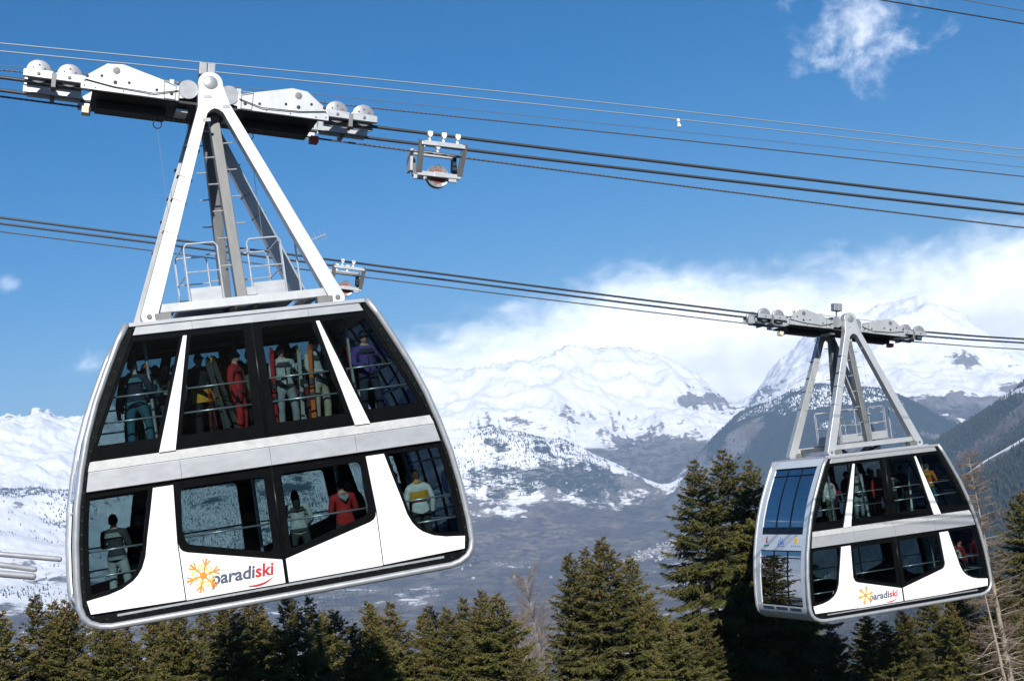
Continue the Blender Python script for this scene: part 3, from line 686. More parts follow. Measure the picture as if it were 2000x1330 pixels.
    # maintenance railing
    for sd in (-1, 1):
        for x0, x1 in ((-.98, -.30), (.30, 1.0)):
            y = sd * .80
            mb = MB()
            mb.tube([(x0, y, .42), (x0, y, 1.55), (x0 + .06, y, 1.63), (x1 - .06, y, 1.63), (x1, y, 1.55), (x1, y, .42)], .019, 6)
            mb.tube([(x0, y, 1.05), (x1, y, 1.05)], .015, 6); P(mb, 'guard_rail', 'tube_steel')
            P(MB().box(x0 + .03, x1 - .03, y - .012, y + .012, .44, .72), 'toe_board', 'silver')
    for x in (-.98, 1.0):
        mb = MB(); mb.tube([(x, -.72, .42), (x, -.72, 1.5), (x, -.6, 1.6), (x, .6, 1.6), (x, .72, 1.5), (x, .72, .42)], .019, 6); mb.tube([(x, -.72, 1.02), (x, .72, 1.02)], .015, 6)
        P(mb, 'guard_rail', 'tube_steel')
    # cabinets and antenna on the roof
    P(MB().box(.10, .34, -1.06, -.90, .43, .60), 'junction_box', 'silver', bevel=.01)
    mb = MB(); mb.tube([(1.35, -.55, .3), (1.35, -.55, 1.5)], .022, 6)
    mast = P(mb, 'antenna_mast', 'tube_steel')
    mb = MB(); mb.tube([(1.35, -.55, 1.42), (2.02, -.62, 1.62)], .014, 6)
    for i, t in enumerate((.3, .5, .68, .85, .98)):
        c = Vector((1.35, -.55, 1.42)).lerp(Vector((2.02, -.62, 1.62)), t); d = Vector((-.28, 0, .96)) * (.17 - .015 * i)
        mb.tube([c - d, c + d], .005, 4)
    S(mb, 'antenna', 'tube_steel', mast)
    # --- carriage riding on the ropes
    carriage = MB(); carriage.box(-2.3, 2.3, -.70, .70, -.44, -.38); carriage.box(-.6, .6, -.55, .55, -.37, .06)
    cg = carriage.build('carriage', 'dark_steel', car, loc=(0, 0, ZB + 4.91), bevel=.01); cg.rotation_euler.y = CARR_ANG[0]
    def K(mb, name, mat, **k): return mb.build(name, mat, cg, **k)
    plate = [(-2.53, -.42), (-.60, -.42), (-.60, -.10), (-.95, .0), (-1.72, .20), (-2.05, .17), (-2.53, -.20)]
    for sd in (-1, 1):
        def yy(a, b): return (sd * a, sd * b) if sd > 0 else (-b, -a)
        for g in (-1, 1):
            p = plate if g < 0 else mir(plate)
            y0, y1 = yy(.70, .745); K(MB().prism(p, y0, y1), 'side_plate', 'hanger_grey', bevel=.01)
            for u, w, r in ((-1.86, .05, .075), (-1.87, -.20, .04), (-2.14, -.10, .03), (-1.6, -.17, .03), (-1.05, -.24, .03), (-2.42, -.14, .035), (-.75, -.28, .035)):
                K(MB().disc_y(-g * u, w, [(r * 1.05, sd * .74), (r, sd * .752), (r * .35, sd * .755)], 14), 'bolt_hole', 'dark_steel' if r < .07 else 'galvanised')
            oa = [(g * .92, -.02), (g * .66, -.10), (g * .66, -.40), (g * .90, -.40)][::-g]
            ob = [(g * .905, -.045), (g * .675, -.115), (g * .675, -.385), (g * .885, -.385)][::-g]
            y0, y1 = yy(.745, .749); K(MB().prism(oa, y0, y1, [ob]), 'panel_outline', 'seam')
            y0, y1 = yy(.745, .752); K(MB().prism([(g * .60, -.42), (g * 2.53, -.42), (g * 2.53, -.405), (g * .60, -.405)][::g], y0, y1), 'plate_edge', 'dark_steel')
            for u, w in ((2.46, -.34), (2.46, -.24), (2.25, -.36), (1.7, -.36), (1.2, -.36)):
                K(MB().disc_y(g * u, w, [(.018, sd * .744), (.018, sd * .757)], 6), 'bolt', 'galvanised')
            K(MB().tube([(g * .62, sd * .77, -.2), (g * 1.1, sd * .78, -.33), (g * 1.9, sd * .77, -.30), (g * 2.45, sd * .77, -.22)], .010, 5), 'hose', 'black_rubber')
            y0, y1 = yy(.66, .72)
            K(MB().disc_y(g * .42, -.13, [(.20, y0), (.20, y1 + sd * 0), (.17, y1 + .004 * sd)], 24), 'link_disc', 'wheel_grey', autosmooth=40)
            K(MB().prism(rounded([(g * .36, -.30), (g * .36, -.02), (g * .72, -.10), (g * .72, -.36)][::g], .03, 2), y0 - .02 * sd, y1 - .03 * sd), 'link_arm', 'silver')
            # two-wheel bogie at each rope end
            y0, y1 = yy(.52, .56)
            for ua, ub in ((2.47, 3.03), (3.06, 3.63)):
                K(MB().prism(rounded([(g * ua, -.27), (g * ub, -.27), (g * ub, -.10), (g * ua, -.08)][::g], .03, 2), y0, y1), 'bogie_frame', 'silver', bevel=.008)
                K(MB().prism([(g * ua, -.262), (g * ub, -.262), (g * ub, -.245), (g * ua, -.245)][::g], y1 if sd > 0 else y0 - .012, y1 + .012 if sd > 0 else y0), 'frame_edge', 'dark_steel')
            K(MB().box(min(g * 3.0, g * 3.09), max(g * 3.0, g * 3.09), *yy(.25, .58), -.42, -.12), 'bogie_link', 'galvanised', bevel=.008)
            K(MB().box(min(g * 2.5, g * 3.55), max(g * 2.5, g * 3.55), *yy(.30, .36), -.40, -.30), 'rope_guard', 'silver', bevel=.008)
            K(MB().box(min(g * 2.5, g * 3.6), max(g * 2.5, g * 3.6), *yy(.20, .29), -.34, -.10), 'bogie_frame', 'silver')
            for u in (2.75, 3.34):
                c = sd * .43
                wh = K(MB().disc_y(g * u, -.10, [(.215, c - .065), (.24, c - .055), (.205, c - .02), (.205, c + .02), (.24, c + .055), (.215, c + .065)], 28), 'wheel', 'wheel_grey', autosmooth=40)
                for q in range(6):
                    S(MB().disc_y(g * u + .13 * math.cos(q * 1.047 + .5), -.10 + .13 * math.sin(q * 1.047 + .5), [(.024, c + sd * .060), (.024, c + sd * .0665)], 8), 'wheel_hole', 'seam', wh)
                K(MB().disc_y(g * u, -.17, [(.035, sd * .555), (.035, sd * .575), (.02, sd * .58)], 10), 'axle_cap', 'galvanised')
    for g in (-1, 1):
        K(MB().box(min(g * .8, g * 2.2), max(g * .8, g * 2.2), -.22, .22, -.62, -.44), 'rope_clamp', 'dark_steel', bevel=.01)
        K(MB().box(min(g * 2.28, g * 2.46), max(g * 2.28, g * 2.46), -.12, .12, -.72, -.58), 'clamp_shoe', 'clamp_cream' if g < 0 else 'clamp_red', bevel=.01)
        K(MB().box(min(g * .38, g * .62), max(g * .38, g * .62), -.5, .1, -.56, -.50), 'step_plate', 'silver')
        u = g * .95; mb = MB(); n = 18
        mb.tube([(u + .085 * math.sin(2 * math.pi * i / n), -.2, -.80 + .085 * math.cos(2 * math.pi * i / n)) for i in range(n + 1)], .013, 6, False)
        mb.tube([(u, -.2, -.44), (u, -.2, -.72)], .006, 4); coil = K(mb, 'cord_coil', 'dark_steel')
        mb = MB(); a = CARR_ANG[0]; mb.tube([(u, -.2, -.86), (u + 2.3 * math.sin(a), -.2, -.86 - 2.3 * math.cos(a))], .0045, 4); K(mb, 'cord', 'pale_rope')
        K(MB().box(g * .70 - .05, g * .70 + .05, -.06, .06, .06, .26), 'lamp_box', 'silver', bevel=.01)
        K(MB().tube([(g * 1.85, 0, .10), (g * 1.8, 0, .27)], .03, 6), 'lamp', 'wheel_grey')
    K(MB().tube([(-1.9, 0, .22), (1.9, 0, .22)], .016, 6), 'top_rod', 'tube_steel')
    mb = MB(); mb.box(-.02, .02, -.02, .02, .1, .45); K(mb, 'box_stand', 'galvanised')
    for g in (-1, 1): K(MB().box(min(g * .004, g * .17), max(g * .004, g * .17), -.14, .12, .43, .71), 'lamp_housing', 'wheel_grey', bevel=.015)
    return car, cg

def text_mesh(name, body, mats, split, size, parent, loc, sd, shear=.16, offset=.010):
    cu = bpy.data.curves.new(name, 'FONT'); cu.body = body; cu.size = size; cu.shear = shear; cu.offset = offset; cu.extrude = .0015; cu.resolution_u = 3
    for m_ in mats: cu.materials.append(MAT[m_])
    for i in range(split, len(body)): cu.body_format[i].material_index = 1
    o = bpy.data.objects.new(name, cu); C.objects.link(o); dg = bpy.context.evaluated_depsgraph_get(); dg.update()
    me = bpy.data.meshes.new_from_object(o.evaluated_get(dg))
    C.objects.unlink(o); bpy.data.objects.remove(o)
    return link(name, me, parent, loc, (rad(90), 0, 0 if sd < 0 else rad(180)))
def logo(door, sd):
    """word mark and sun emblem on the door leaf (drawn on the outer face)"""
    f = 1 if sd < 0 else -1            # reading direction along x
    y = sd * 1.8255
    x0 = -1.42 * f if sd < 0 else 1.42 * 1.0
    def X(u): return (u if sd < 0 else -u)
    text_mesh('lettering', 'paradiski', ('print_navy', 'print_red'), 6, .335, door, (X(-1.43), y, -5.13), sd)
    mb = MB(); pts = []
    n = 14
    up = [(-.75 + .62 * i / n, -5.27 + .19 * (i / n) ** 3.0) for i in range(n + 1)]
    lo = [(-.75 + .60 * i / n, -5.272 + .19 * (i / n) ** 3.0 - .045 * math.sin(math.pi * min(1, .15 + i / n * .85))) for i in range(n + 1)][::-1]
    mb.prism([(X(p[0]), p[1]) for p in up + lo], y, y + sd * .003); mb.build('swoosh', 'print_red', door)
    cx, cz = -1.56, -4.93
    for k in range(6):
        a = rad(60 * k + 12); c, s = math.cos(a), math.sin(a)
        def R(u, v): return (X(cx + u * c - v * s), cz + u * s + v * c)
        mb = MB(); mb.prism([R(.05, -.012), R(.33, -.022), R(.33, .022), R(.05, .012)], y, y + sd * .003)
        mb.prism([R(.16, .0), R(.29, .085), R(.31, .06), R(.20, .0), R(.31, -.06), R(.29, -.085)], y + sd * .0005, y + sd * .0035)
        mb.build('sun_ray', 'print_orange', door)
        a2 = rad(60 * k + 42); n = 12; ring = [(X(cx + .16 * math.cos(a2) + .062 * math.cos(2 * math.pi * i / n)), cz + .16 * math.sin(a2) + .062 * math.sin(2 * math.pi * i / n)) for i in range(n)]
        hole = [(X(cx + .16 * math.cos(a2) + .038 * math.cos(2 * math.pi * i / n)), cz + .16 * math.sin(a2) + .038 * math.sin(2 * math.pi * i / n)) for i in range(n)]
        MB().prism(ring, y, y + sd * .004, [hole]).build('sun_petal', 'print_yellow', door)
    MB().prism([(X(cx + .07 * math.cos(i * math.pi / 6)), cz + .07 * math.sin(i * math.pi / 6)) for i in range(12)], y, y + sd * .005).build('sun_core', 'print_orange', door)
def emblems(band, sx):
    """three printed emblems on the end band"""
    def put(name, mat, poly, yc):
        # poly in (u along y, z); laid on the curved band
        n = len(poly); v = [(sx * (xout(z) - .046), yc + (u if sx < 0 else -u) * -1, z) for u, z in poly] + [(sx * (xout(z) - .056), yc + (u if sx < 0 else -u) * -1, z) for u, z in poly]
        tri = tessellate_polygon([[Vector((p[0], p[1], 0)) for p in poly]])
        fs = [tuple(t) for t in tri] + [(i, (i + 1) % n, (i + 1) % n + n, i + n) for i in range(n)]
        MB().add(v, fs).build(name, mat, band)
    y1, y2, y3 = (1.0, 0.0, -1.0)
    put('emblem', 'print_red', [(-.06, -2.87), (-.045, -2.76), (-.05, -2.70), (.0, -2.60), (.05, -2.70), (.045, -2.76), (.06, -2.87)], y1)
    put('emblem', 'print_green', [(-.19, -2.99), (-.18, -2.93), (.19, -2.93), (.20, -2.97), (.05, -2.99)], y1)
    put('emblem', 'print_sky', [(-.24, -2.93), (-.03, -2.62), (.0, -2.66), (-.16, -2.90), (.16, -2.90), (.05, -2.72), (.08, -2.68), (.24, -2.93)], y2)
    put('emblem', 'print_sky', [(-.10, -2.88), (-.03, -2.75), (.02, -2.83), (.06, -2.77), (.11, -2.88)], y2)
    put('emblem', 'print_sky', [(-.27, -3.0), (-.27, -2.965), (.27, -2.965), (.27, -3.0)], y2)
    put('emblem', 'print_yellow', [(-.13, -2.76), (-.09, -2.69), (-.05, -2.70), (0, -2.64), (.05, -2.70), (.09, -2.69), (.13, -2.76), (.10, -2.86), (0, -2.90), (-.10, -2.86)], y3)
    put('emblem', 'print_red', [(-.05, -2.62), (0, -2.59), (.05, -2.62), (0, -2.64)], y3)
    for i in range(5):
        u = -.30 + .13 * i; put('emblem', 'print_sky', [(u, -2.99), (u + .03, -2.93), (u + .055, -2.935), (u + .05, -2.96), (u + .10, -2.95), (u + .11, -2.985)], y3)
car1, carr1 = cabin()
car2 = copy_tree(car1)
for k, (c, lab) in enumerate(((car1, 'double-deck cable car filling the view, crowded with skiers, leaving the station'), (car2, 'smaller, more distant double-deck cable car above the tall spruce'))):
    c['label'] = lab; c['category'] = 'cable car'; c['group'] = 'cable cars of the twin ropeway'
    c.matrix_world = FRAME[k] @ Matrix.Translation((0, 0, -ZB))
for ch in car2.children:
    if ch.name.split('.')[0] == 'carriage': ch.rotation_euler.y = CARR_ANG[1]
# ------------------------------------------------------------------ ropes
def catmull(pts, per=10):
    out = []; P = [2 * Vector(pts[0]) - Vector(pts[1])] + [Vector(p) for p in pts] + [2 * Vector(pts[-1]) - Vector(pts[-2])]
    for i in range(1, len(P) - 2):
        for j in range(per):
            t = j / per; a, b, c, d = P[i - 1:i + 3]
            # non-overshooting in this near-straight data
            out.append(.5 * ((2 * b) + (c - a) * t + (2 * a - 5 * b + 4 * c - d) * t * t + (3 * b - a - 3 * c + d) * t ** 3))
    return out + [P[-2]]
def rope(k, y, pts, r, mat, label, smooth=True):
    w = [FRAME[k] @ Vector((x, y, z)) for x, z in pts]
    base = w[0].copy(); path = []
    for a, b in zip(w[:-1], w[1:]):
        n = max(2, int((b - a).length / 4)); path += [a.lerp(b, i / n) for i in range(n)]
    path.append(w[-1])
    for _ in range(2):                                   # ease the kinks between stretches
        path = [path[0]] + [(path[i - 1] + path[i] * 2 + path[i + 1]) / 4 for i in range(1, len(path) - 1)] + [path[-1]]
    n = 10; mb = MB(); mb.tube([p - base for p in path], r, n)
    me = bpy.data.meshes.new('rope'); me.from_pydata(mb.v, [], mb.f); me.polygons.foreach_set('use_smooth', [True] * len(me.polygons))
    lay = np.zeros((len(mb.v), 3), np.float32); d = np.cumsum([0] + [(path[i + 1] - path[i]).length for i in range(len(path) - 1)])
    for i in range(len(path)):
        for j in range(n): lay[i * n + j, 0] = d[i]
    a = me.attributes.new('lay', 'FLOAT_VECTOR', 'POINT'); a.data.foreach_set('vector', lay.ravel())
    me.materials.append(MAT[mat]); me.update()
    return tag(link('rope', me, None, base), label, 'rope', 'ropes of the twin ropeway')
NT = [(-45, 13.7), (-4.05, 5.37), (3.70, 3.855), (20.9, .745), (80, -9.0), (200, -24)]
FT = [(-70, 17.6), (-29, 10.0), (-18, 8.02), (-12.8, 7.06), (-3.85, 5.43), (3.9, 4.15), (8.4, 3.59), (60, -2.2), (180, -12)]
rope(0, -.43, NT, .036, 'track_rope', 'thick dark track rope, nearer one of the pair under the big cable car')
rope(0, .43, NT, .036, 'track_rope', 'thick dark track rope, farther one of the pair under the big cable car')
rope(0, 0.0, [(-45, 13.4), (-4.08, 5.11), (-2.4, 4.80), (2.4, 3.83), (5.62, 3.18), (20.78, .24), (80, -9.6), (200, -25)], .021, 'haul_rope', 'thin haul rope slung just below the thick ropes of the big cable car')
rope(1, -.43, FT, .036, 'track_rope', 'dark track rope, nearer one of the pair carrying the distant cable car')
rope(1, .43, FT, .036, 'track_rope', 'dark track rope, farther one of the pair carrying the distant cable car')
rope(1, 0.0, [(-70, 17.3), (-29.07, 9.67), (-18.1, 7.68), (-2.94, 4.96), (3.9, 3.81), (8.45, 3.25), (60, -2.7), (180, -13)], .021, 'haul_rope', 'thin haul rope just below the thick ropes of the distant cable car')
def ext(a, b, c, L=40, R=80):
    s0 = (b[1] - a[1]) / (b[0] - a[0]); s1 = (c[1] - b[1]) / (c[0] - b[0])
    return [(a[0] - L, a[1] - L * s0), a, b, c, (c[0] + R, c[1] + R * (s1 * 1.0))]
rope(0, 8, ext((-3.71, 8.97), (10.28, 6.97), (28.56, 4.02)), .017, 'pale_rope', 'pale thin cable, upper one of the two running high across the sky')
G2 = ext((-3.73, 8.76), (10.24, 6.69), (28.50, 3.77))
rope(0, 8, G2, .017, 'pale_rope', 'pale thin cable, lower one of the two running high across the sky')
rope(0, 16, ext((-3.55, 11.0), (6.66, 9.53), (35.69, 4.95)), .011, 'thin_rope', 'faint hair-thin cable below the small white rope marker')
rope(0, 3, ext((4.54, 5.30), (12.35, 4.06), (23.82, 2.19)), .017, 'haul_rope', 'thin dark rope between the pale cables and the thick track ropes')
rope(0, 8, ext((18.0, 10.45), (23.83, 9.43), (29.57, 8.42)), .024, 'track_rope', 'dark rope crossing the top corner of the sky, lower of two')
rope(0, 8, ext((20.0, 10.69), (27.16, 9.35), (29.67, 8.88)), .016, 'thin_rope', 'thin rope crossing the top corner of the sky, upper of two')

def yz_beam(mb, a, b, w, h, mi=0): return mb.beam(a, b, w, h, (0, 1, 0), mi=mi)
def carrier(k, x, slope, label, rope_z, clamps=3):
    """rope carrier clamped under both track ropes, guide wheel below"""
    m = FRAME[k] @ Matrix.Translation((x, 0, rope_z)) @ Matrix.Rotation(math.atan(-slope), 4, 'Y')
    t = thing('rope_carrier', label, 'rope carrier', group='rope carriers'); t.matrix_world = m
    for y in (-.43, .43):
        MB().beam((-.50, y, -.20), (.50, y, -.20), .09, .10).build('top_beam', 'hanger_grey', t, bevel=.006)
        for u in ((-.32, 0, .32) if y < 0 and clamps == 3 else (-.24, .12)):
            mb = MB(); mb.prism(rounded([(u - .055, .06), (u + .055, .06), (u + .055, -.02), (u + .01, -.075), (u - .01, -.075), (u - .055, -.02)][::-1], .02, 3), y - .07, y + .07)
            mb.box(u - .022, u + .022, y - .03, y + .03, -.155, -.06); c = mb.build('clamp', 'white_paint', t, bevel=.006)
            for q in (-.02, .02): MB().disc_y(u + q, .015, [(.009, y - .07), (.009, y - .077)], 6).build('bolt', 'dark_steel', c)
    for g in (-1, 1):
        for y in (-1, 1):
            MB().beam((g * .50, y * .45, -.14), (g * .47, y * .17, -.80), .07, .12, (1, 0, 0)).build('side_arm', 'galvanised', t, bevel=.006)
    for y in (-.16, .16):
        MB().beam((-.50, y, -.82), (.50, y, -.82), .06, .10).build('lower_beam', 'hanger_grey', t, bevel=.006)
        MB().box(-.12, .12, y - .045, y + .045, -.875, -.755).build('bearing', 'silver', t, bevel=.006)
    w = MB(); prof = [(.17, -.05), (.25, -.075), (.262, -.06), (.215, -.02), (.215, .02), (.262, .06), (.25, .075), (.17, .05)]
    w.disc_y(0, -.82, prof, 32); wh = w.build('wheel', 'wheel_grey', t, autosmooth=40)
    MB().disc_y(0, -.82, [(.168, -.062), (.168, .062)], 24).build('wheel_hub', 'rust_red', wh)
    for i in range(10):
        a = i * math.pi / 5; MB().disc_y(.21 * math.cos(a), -.82 + .21 * math.sin(a), [(.010, -.066), (.010, -.079)], 6).build('wheel_bolt', 'dark_steel', wh)
    MB().box(.34, .42, -.10, .10, -.66, -.36).build('guide_block', 'dark_steel', t, bevel=.006)
    MB().tube([(-.44, -.40, -.36), (.44, -.40, -.40)], .012, 6).build('tie_rod', 'galvanised', t)
    MB().box(-.60, -.54, .10, .42, -.70, -.20).build('end_plate', 'hanger_grey', t)
    return t
def nt(x, T): return float(np.interp(x, [p[0] for p in T], [p[1] for p in T]))
carrier(0, 5.02, -.181, 'open steel rope carrier with red-hubbed wheel, hanging beside the big cable car', nt(5.02, NT))
carrier(1, -18.45, -.18, 'smaller, farther steel rope carrier partly hidden behind the big hanger', nt(-18.45, FT), 2)

def marker():
    p = FRAME[0] @ Vector((15.6, 8, nt(15.6, G2)))
    t = thing('rope_marker', 'tiny white hourglass marker hanging on a pale cable high in the sky', 'marker', p)
    MB().tube([(0, 0, .02), (0, 0, -.02), (0, 0, -.05), (0, 0, -.11)], [.025, .05, .06, .02], 10).build('upper_bulb', 'white_paint', t, smooth=True)
    MB().tube([(0, 0, -.10), (0, 0, -.16), (0, 0, -.22), (0, 0, -.25)], [.02, .05, .065, .06], 10).build('lower_bulb', 'white_paint', t, smooth=True)
marker()

def guide_rails():
    for y, x1, za, zb, lab in ((-.2, -3.99, -3.95, -4.24, 'upper, longest steel guide tube ending beside the big cabin'), (-.2, -4.47, -4.16, -4.36, 'middle steel guide tube of the three beside the big cabin'), (-.2, -4.50, -4.33, -4.49, 'lowest, thickest steel guide tube beside the big cabin')):
        s = (zb - za) / (x1 + 5.1); r = .062 if y else .05
        r = {-3.95: .052, -4.16: .055, -4.33: .068}[za]
        L = 7.0; a = FRAME[0] @ Vector((x1 - L, y, zb - s * L)); b = FRAME[0] @ Vector((x1, y, zb))
        d = (b - a).normalized(); pts = [Vector((0, 0, 0)), b - a - d * r]
        rs = [r, r]
        for q in (30, 55, 75, 88): pts.append(b - a - d * r + d * r * math.sin(rad(q))); rs.append(r * math.cos(rad(q)))
        o = MB().tube(pts, rs, 12).build('guide_rail', 'rail_steel', None, loc=a, smooth=True)
        tag(o, lab, 'guide rail', 'guide tubes of the station berth')
guide_rails()
# ------------------------------------------------------------------ people
FIG = {}
def figure(pose):
    """one continuous body grown over a posed skeleton; faces sorted by body region"""
    if pose in FIG: return FIG[pose]
    V, E, Rr, K = [], [], [], []
    def pt(p, r, par=None, kind='jacket'):
        V.append(p); Rr.append(r); K.append(kind)
        if par is not None: E.append((par, len(V) - 1))
        return len(V) - 1
    pel = pt((0, 0, .96), (.17, .13), None, 'trouser')
    wai = pt((0, 0, 1.10), (.165, .125), pel); che = pt((0, .005, 1.30), (.19, .14), wai); shl = pt((0, .01, 1.43), (.15, .105), che)
    nek = pt((0, .0, 1.50), (.062, .062), shl, 'skin'); hed = pt((0, -.01, 1.60), (.06, .06), nek, 'skin')
    for s in (-1, 1):
        sp = {'stand': .0, 'hold': .03, 'relax': .05}[pose]
        hip = pt((s * .105, 0, .88), (.115, .12), pel, 'trouser'); kn = pt((s * (.125 + sp), -.03, .50), (.082, .085), hip, 'trouser')
        an = pt((s * (.13 + sp), .02, .14), (.075, .08), kn, 'trouser'); he = pt((s * (.13 + sp), .01, .055), (.055, .055), an, 'boot'); to = pt((s * (.15 + sp), -.17, .045), (.05, .045), he, 'boot')
        so_ = pt((s * .205, .01, 1.42), (.085, .085), shl)
        if pose == 'stand': el, wr = (s * .29, .03, 1.13), (s * .28, -.06, .88)
        elif pose == 'hold': el, wr = (s * .28, -.02, 1.13), (s * (.13 if s > 0 else .16), -.30, 1.14 + .07 * s)
        else: el, wr = (s * .30, .0, 1.15), ((s * .20, -.25, 1.0) if s < 0 else (s * .31, -.05, .90))
        e_ = pt(el, (.066, .066), so_); w_ = pt(wr, (.05, .05), e_)
        d = (Vector(wr) - Vector(el)).normalized(); side = Vector((0, 0, 1)).cross(d); side = side.normalized() if side.length > .1 else Vector((0, -1, 0))
        nrm = d.cross(side)
        pa = pt(tuple(Vector(wr) + d * .07), (.042, .03), w_, 'glove')
        for i, (o, l) in enumerate(((-.030, .062), (-.010, .072), (.010, .068), (.029, .055))):
            f1 = pt(tuple(Vector(wr) + d * (.07 + l * .6) + side * o), (.0095, .0095), pa, 'glove')
            pt(tuple(Vector(wr) + d * (.07 + l * .85) + side * o * 1.05 + nrm * .04), (.0085, .0085), f1, 'glove')
        t1 = pt(tuple(Vector(wr) + d * .055 - side * .055), (.011, .011), pa, 'glove'); pt(tuple(Vector(wr) + d * .10 - side * .062 + nrm * .03), (.0095, .0095), t1, 'glove')
    me = bpy.data.meshes.new('skeleton'); me.from_pydata(V, E, [])
    o = bpy.data.objects.new('skeleton', me); C.objects.link(o)
    md = o.modifiers.new('skin', 'SKIN'); md.use_smooth_shade = True
    if not me.skin_vertices: me.attributes.new('skin_vertices', 'FLOAT', 'POINT')
    for sv, r in zip(me.skin_vertices[0].data, Rr): sv.radius = r
    me.skin_vertices[0].data[0].use_root = True
    sb = o.modifiers.new('sub', 'SUBSURF'); sb.levels = 1; sb.render_levels = 1
    dg = bpy.context.evaluated_depsgraph_get(); dg.update()
    body = bpy.data.meshes.new_from_object(o.evaluated_get(dg)); C.objects.unlink(o); bpy.data.objects.remove(o)
    order = ['jacket', 'trouser', 'skin', 'glove', 'boot', 'dark']
    bv = [tuple(v.co) for v in body.vertices]; bf = [tuple(p.vertices) for p in body.polygons]
    A = np.array([V[a] for a, b in E]); B = np.array([V[b] for a, b in E]); kinds = [K[b] for a, b in E]
    def kind_of(c):
        d = B - A; t = np.clip(((c - A) * d).sum(1) / (d * d).sum(1), 0, 1); q = np.linalg.norm(A + d * t[:, None] - c, axis=1)
        w = np.array([{'jacket': .9}.get(k, 1.0) for k in kinds]); return kinds[int(np.argmin(q * w))]
    bm_ = []
    for f in bf:
        c = np.mean([bv[i] for i in f], 0); k = kind_of(c)
        if k == 'trouser' and c[2] > .90: k = 'jacket'
        bm_.append(order.index(k))
    # head with brow, nose, chin and ears, merged into the same mesh
    nu, nv = 18, 13; hv = []; o0 = len(bv)
    for i in range(nv):
        th = math.pi * i / (nv - 1)
        for j in range(nu):
            ph = 2 * math.pi * j / nu; x, y, z = math.sin(th) * math.sin(ph), -math.sin(th) * math.cos(ph), math.cos(th)
            fx = .076 * (1 - .12 * max(0, -z)); fy = .098; fz = .122
            fr = max(0, -y)
            nose = .024 * math.exp(-((x / .16) ** 2)) * math.exp(-((z + .12) / .22) ** 2) * fr
            eye = -.010 * math.exp(-(((abs(x) - .38) / .2) ** 2)) * math.exp(-((z - .05) / .12) ** 2) * fr
            chin = .012 * math.exp(-((z + .85) / .2) ** 2) * fr; brow = .006 * math.exp(-((z - .22) / .1) ** 2) * fr
            lip = .005 * math.exp(-((z + .48) / .07) ** 2) * math.exp(-((x / .3) ** 2)) * fr
            ear = .018 * math.exp(-((z + .02) / .2) ** 2) * math.exp(-((y - .1) / .22) ** 2) * (abs(x) > .8)
            hv.append((x * (fx + ear), y * fy - nose - eye - chin - brow - lip - .015, z * fz + 1.645))
    bv += hv
    for i in range(nv - 1):
        for j in range(nu):
            f = (o0 + i * nu + j, o0 + i * nu + (j + 1) % nu, o0 + (i + 1) * nu + (j + 1) % nu, o0 + (i + 1) * nu + j); bf.append(f); bm_.append(2)
    me2 = bpy.data.meshes.new('person'); me2.from_pydata(bv, [], bf)
    for nm in order: me2.materials.append(None)
    me2.polygons.foreach_set('material_index', bm_); me2.polygons.foreach_set('use_smooth', [True] * len(bf)); me2.update()
    FIG[pose] = me2; return me2
def headwear(kind):
    key = 'hw_' + kind
    if key in FIG: return FIG[key]
    mb = MB(); nu, nv = 16, 8; lo = {'hair': .30, 'long_hair': -.1, 'helmet': .12, 'beanie': .22}[kind]; g = {'hair': 1.07, 'long_hair': 1.12, 'helmet': 1.24, 'beanie': 1.15}[kind]
    vs = []
    for i in range(nv + 1):
        for j in range(nu):
            ph = 2 * math.pi * j / nu; back = .5 - .5 * math.cos(ph); back = (1 - math.cos(ph)) / 2  # ph=0 is the face side
            lim = math.acos(max(-.95, lo - (.75 if kind != 'helmet' else .4) * back - (.25 if kind == 'long_hair' else 0) * back)); th = lim * i / nv
            x, y, z = math.sin(th) * math.sin(ph), -math.sin(th) * math.cos(ph), math.cos(th)
            vs.append((x * .078 * g, y * .100 * g - .012, z * .124 * g + 1.645 - (.16 * max(0, i / nv - .6) * back if kind == 'long_hair' else 0)))
    fs = [(i * nu + j, i * nu + (j + 1) % nu, (i + 1) * nu + (j + 1) % nu, (i + 1) * nu + j) for i in range(nv) for j in range(nu)]
    mb.add(vs, fs)
    if kind == 'long_hair': mb.tube([(0, .07, 1.60), (0, .09, 1.48), (0, .10, 1.36), (0, .09, 1.30)], [.085, .085, .07, .03], 10)
    o = mb.build('hat', 'boot', smooth=True); me = o.data; C.objects.unlink(o); bpy.data.objects.remove(o); FIG[key] = me; return me
def goggles():
    if 'gog' in FIG: return FIG['gog']
    mb = MB(); pts = [(.083 * math.sin(a), -.112 * math.cos(a) - .012, 1.665) for a in np.linspace(-1.25, 1.25, 9)]
    mb.tube(pts, [.012] + [.024] * 7 + [.012], 8); o = mb.build('goggles', 'lens_dark', smooth=True); me = o.data; C.objects.unlink(o); bpy.data.objects.remove(o); FIG['gog'] = me; return me
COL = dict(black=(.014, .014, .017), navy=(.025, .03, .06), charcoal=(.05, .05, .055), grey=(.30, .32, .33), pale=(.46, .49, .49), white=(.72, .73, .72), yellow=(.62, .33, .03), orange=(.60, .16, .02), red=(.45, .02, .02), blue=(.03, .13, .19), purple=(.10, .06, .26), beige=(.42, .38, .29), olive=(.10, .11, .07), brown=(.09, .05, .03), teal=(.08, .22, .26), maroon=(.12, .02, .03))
PEOPLE = []
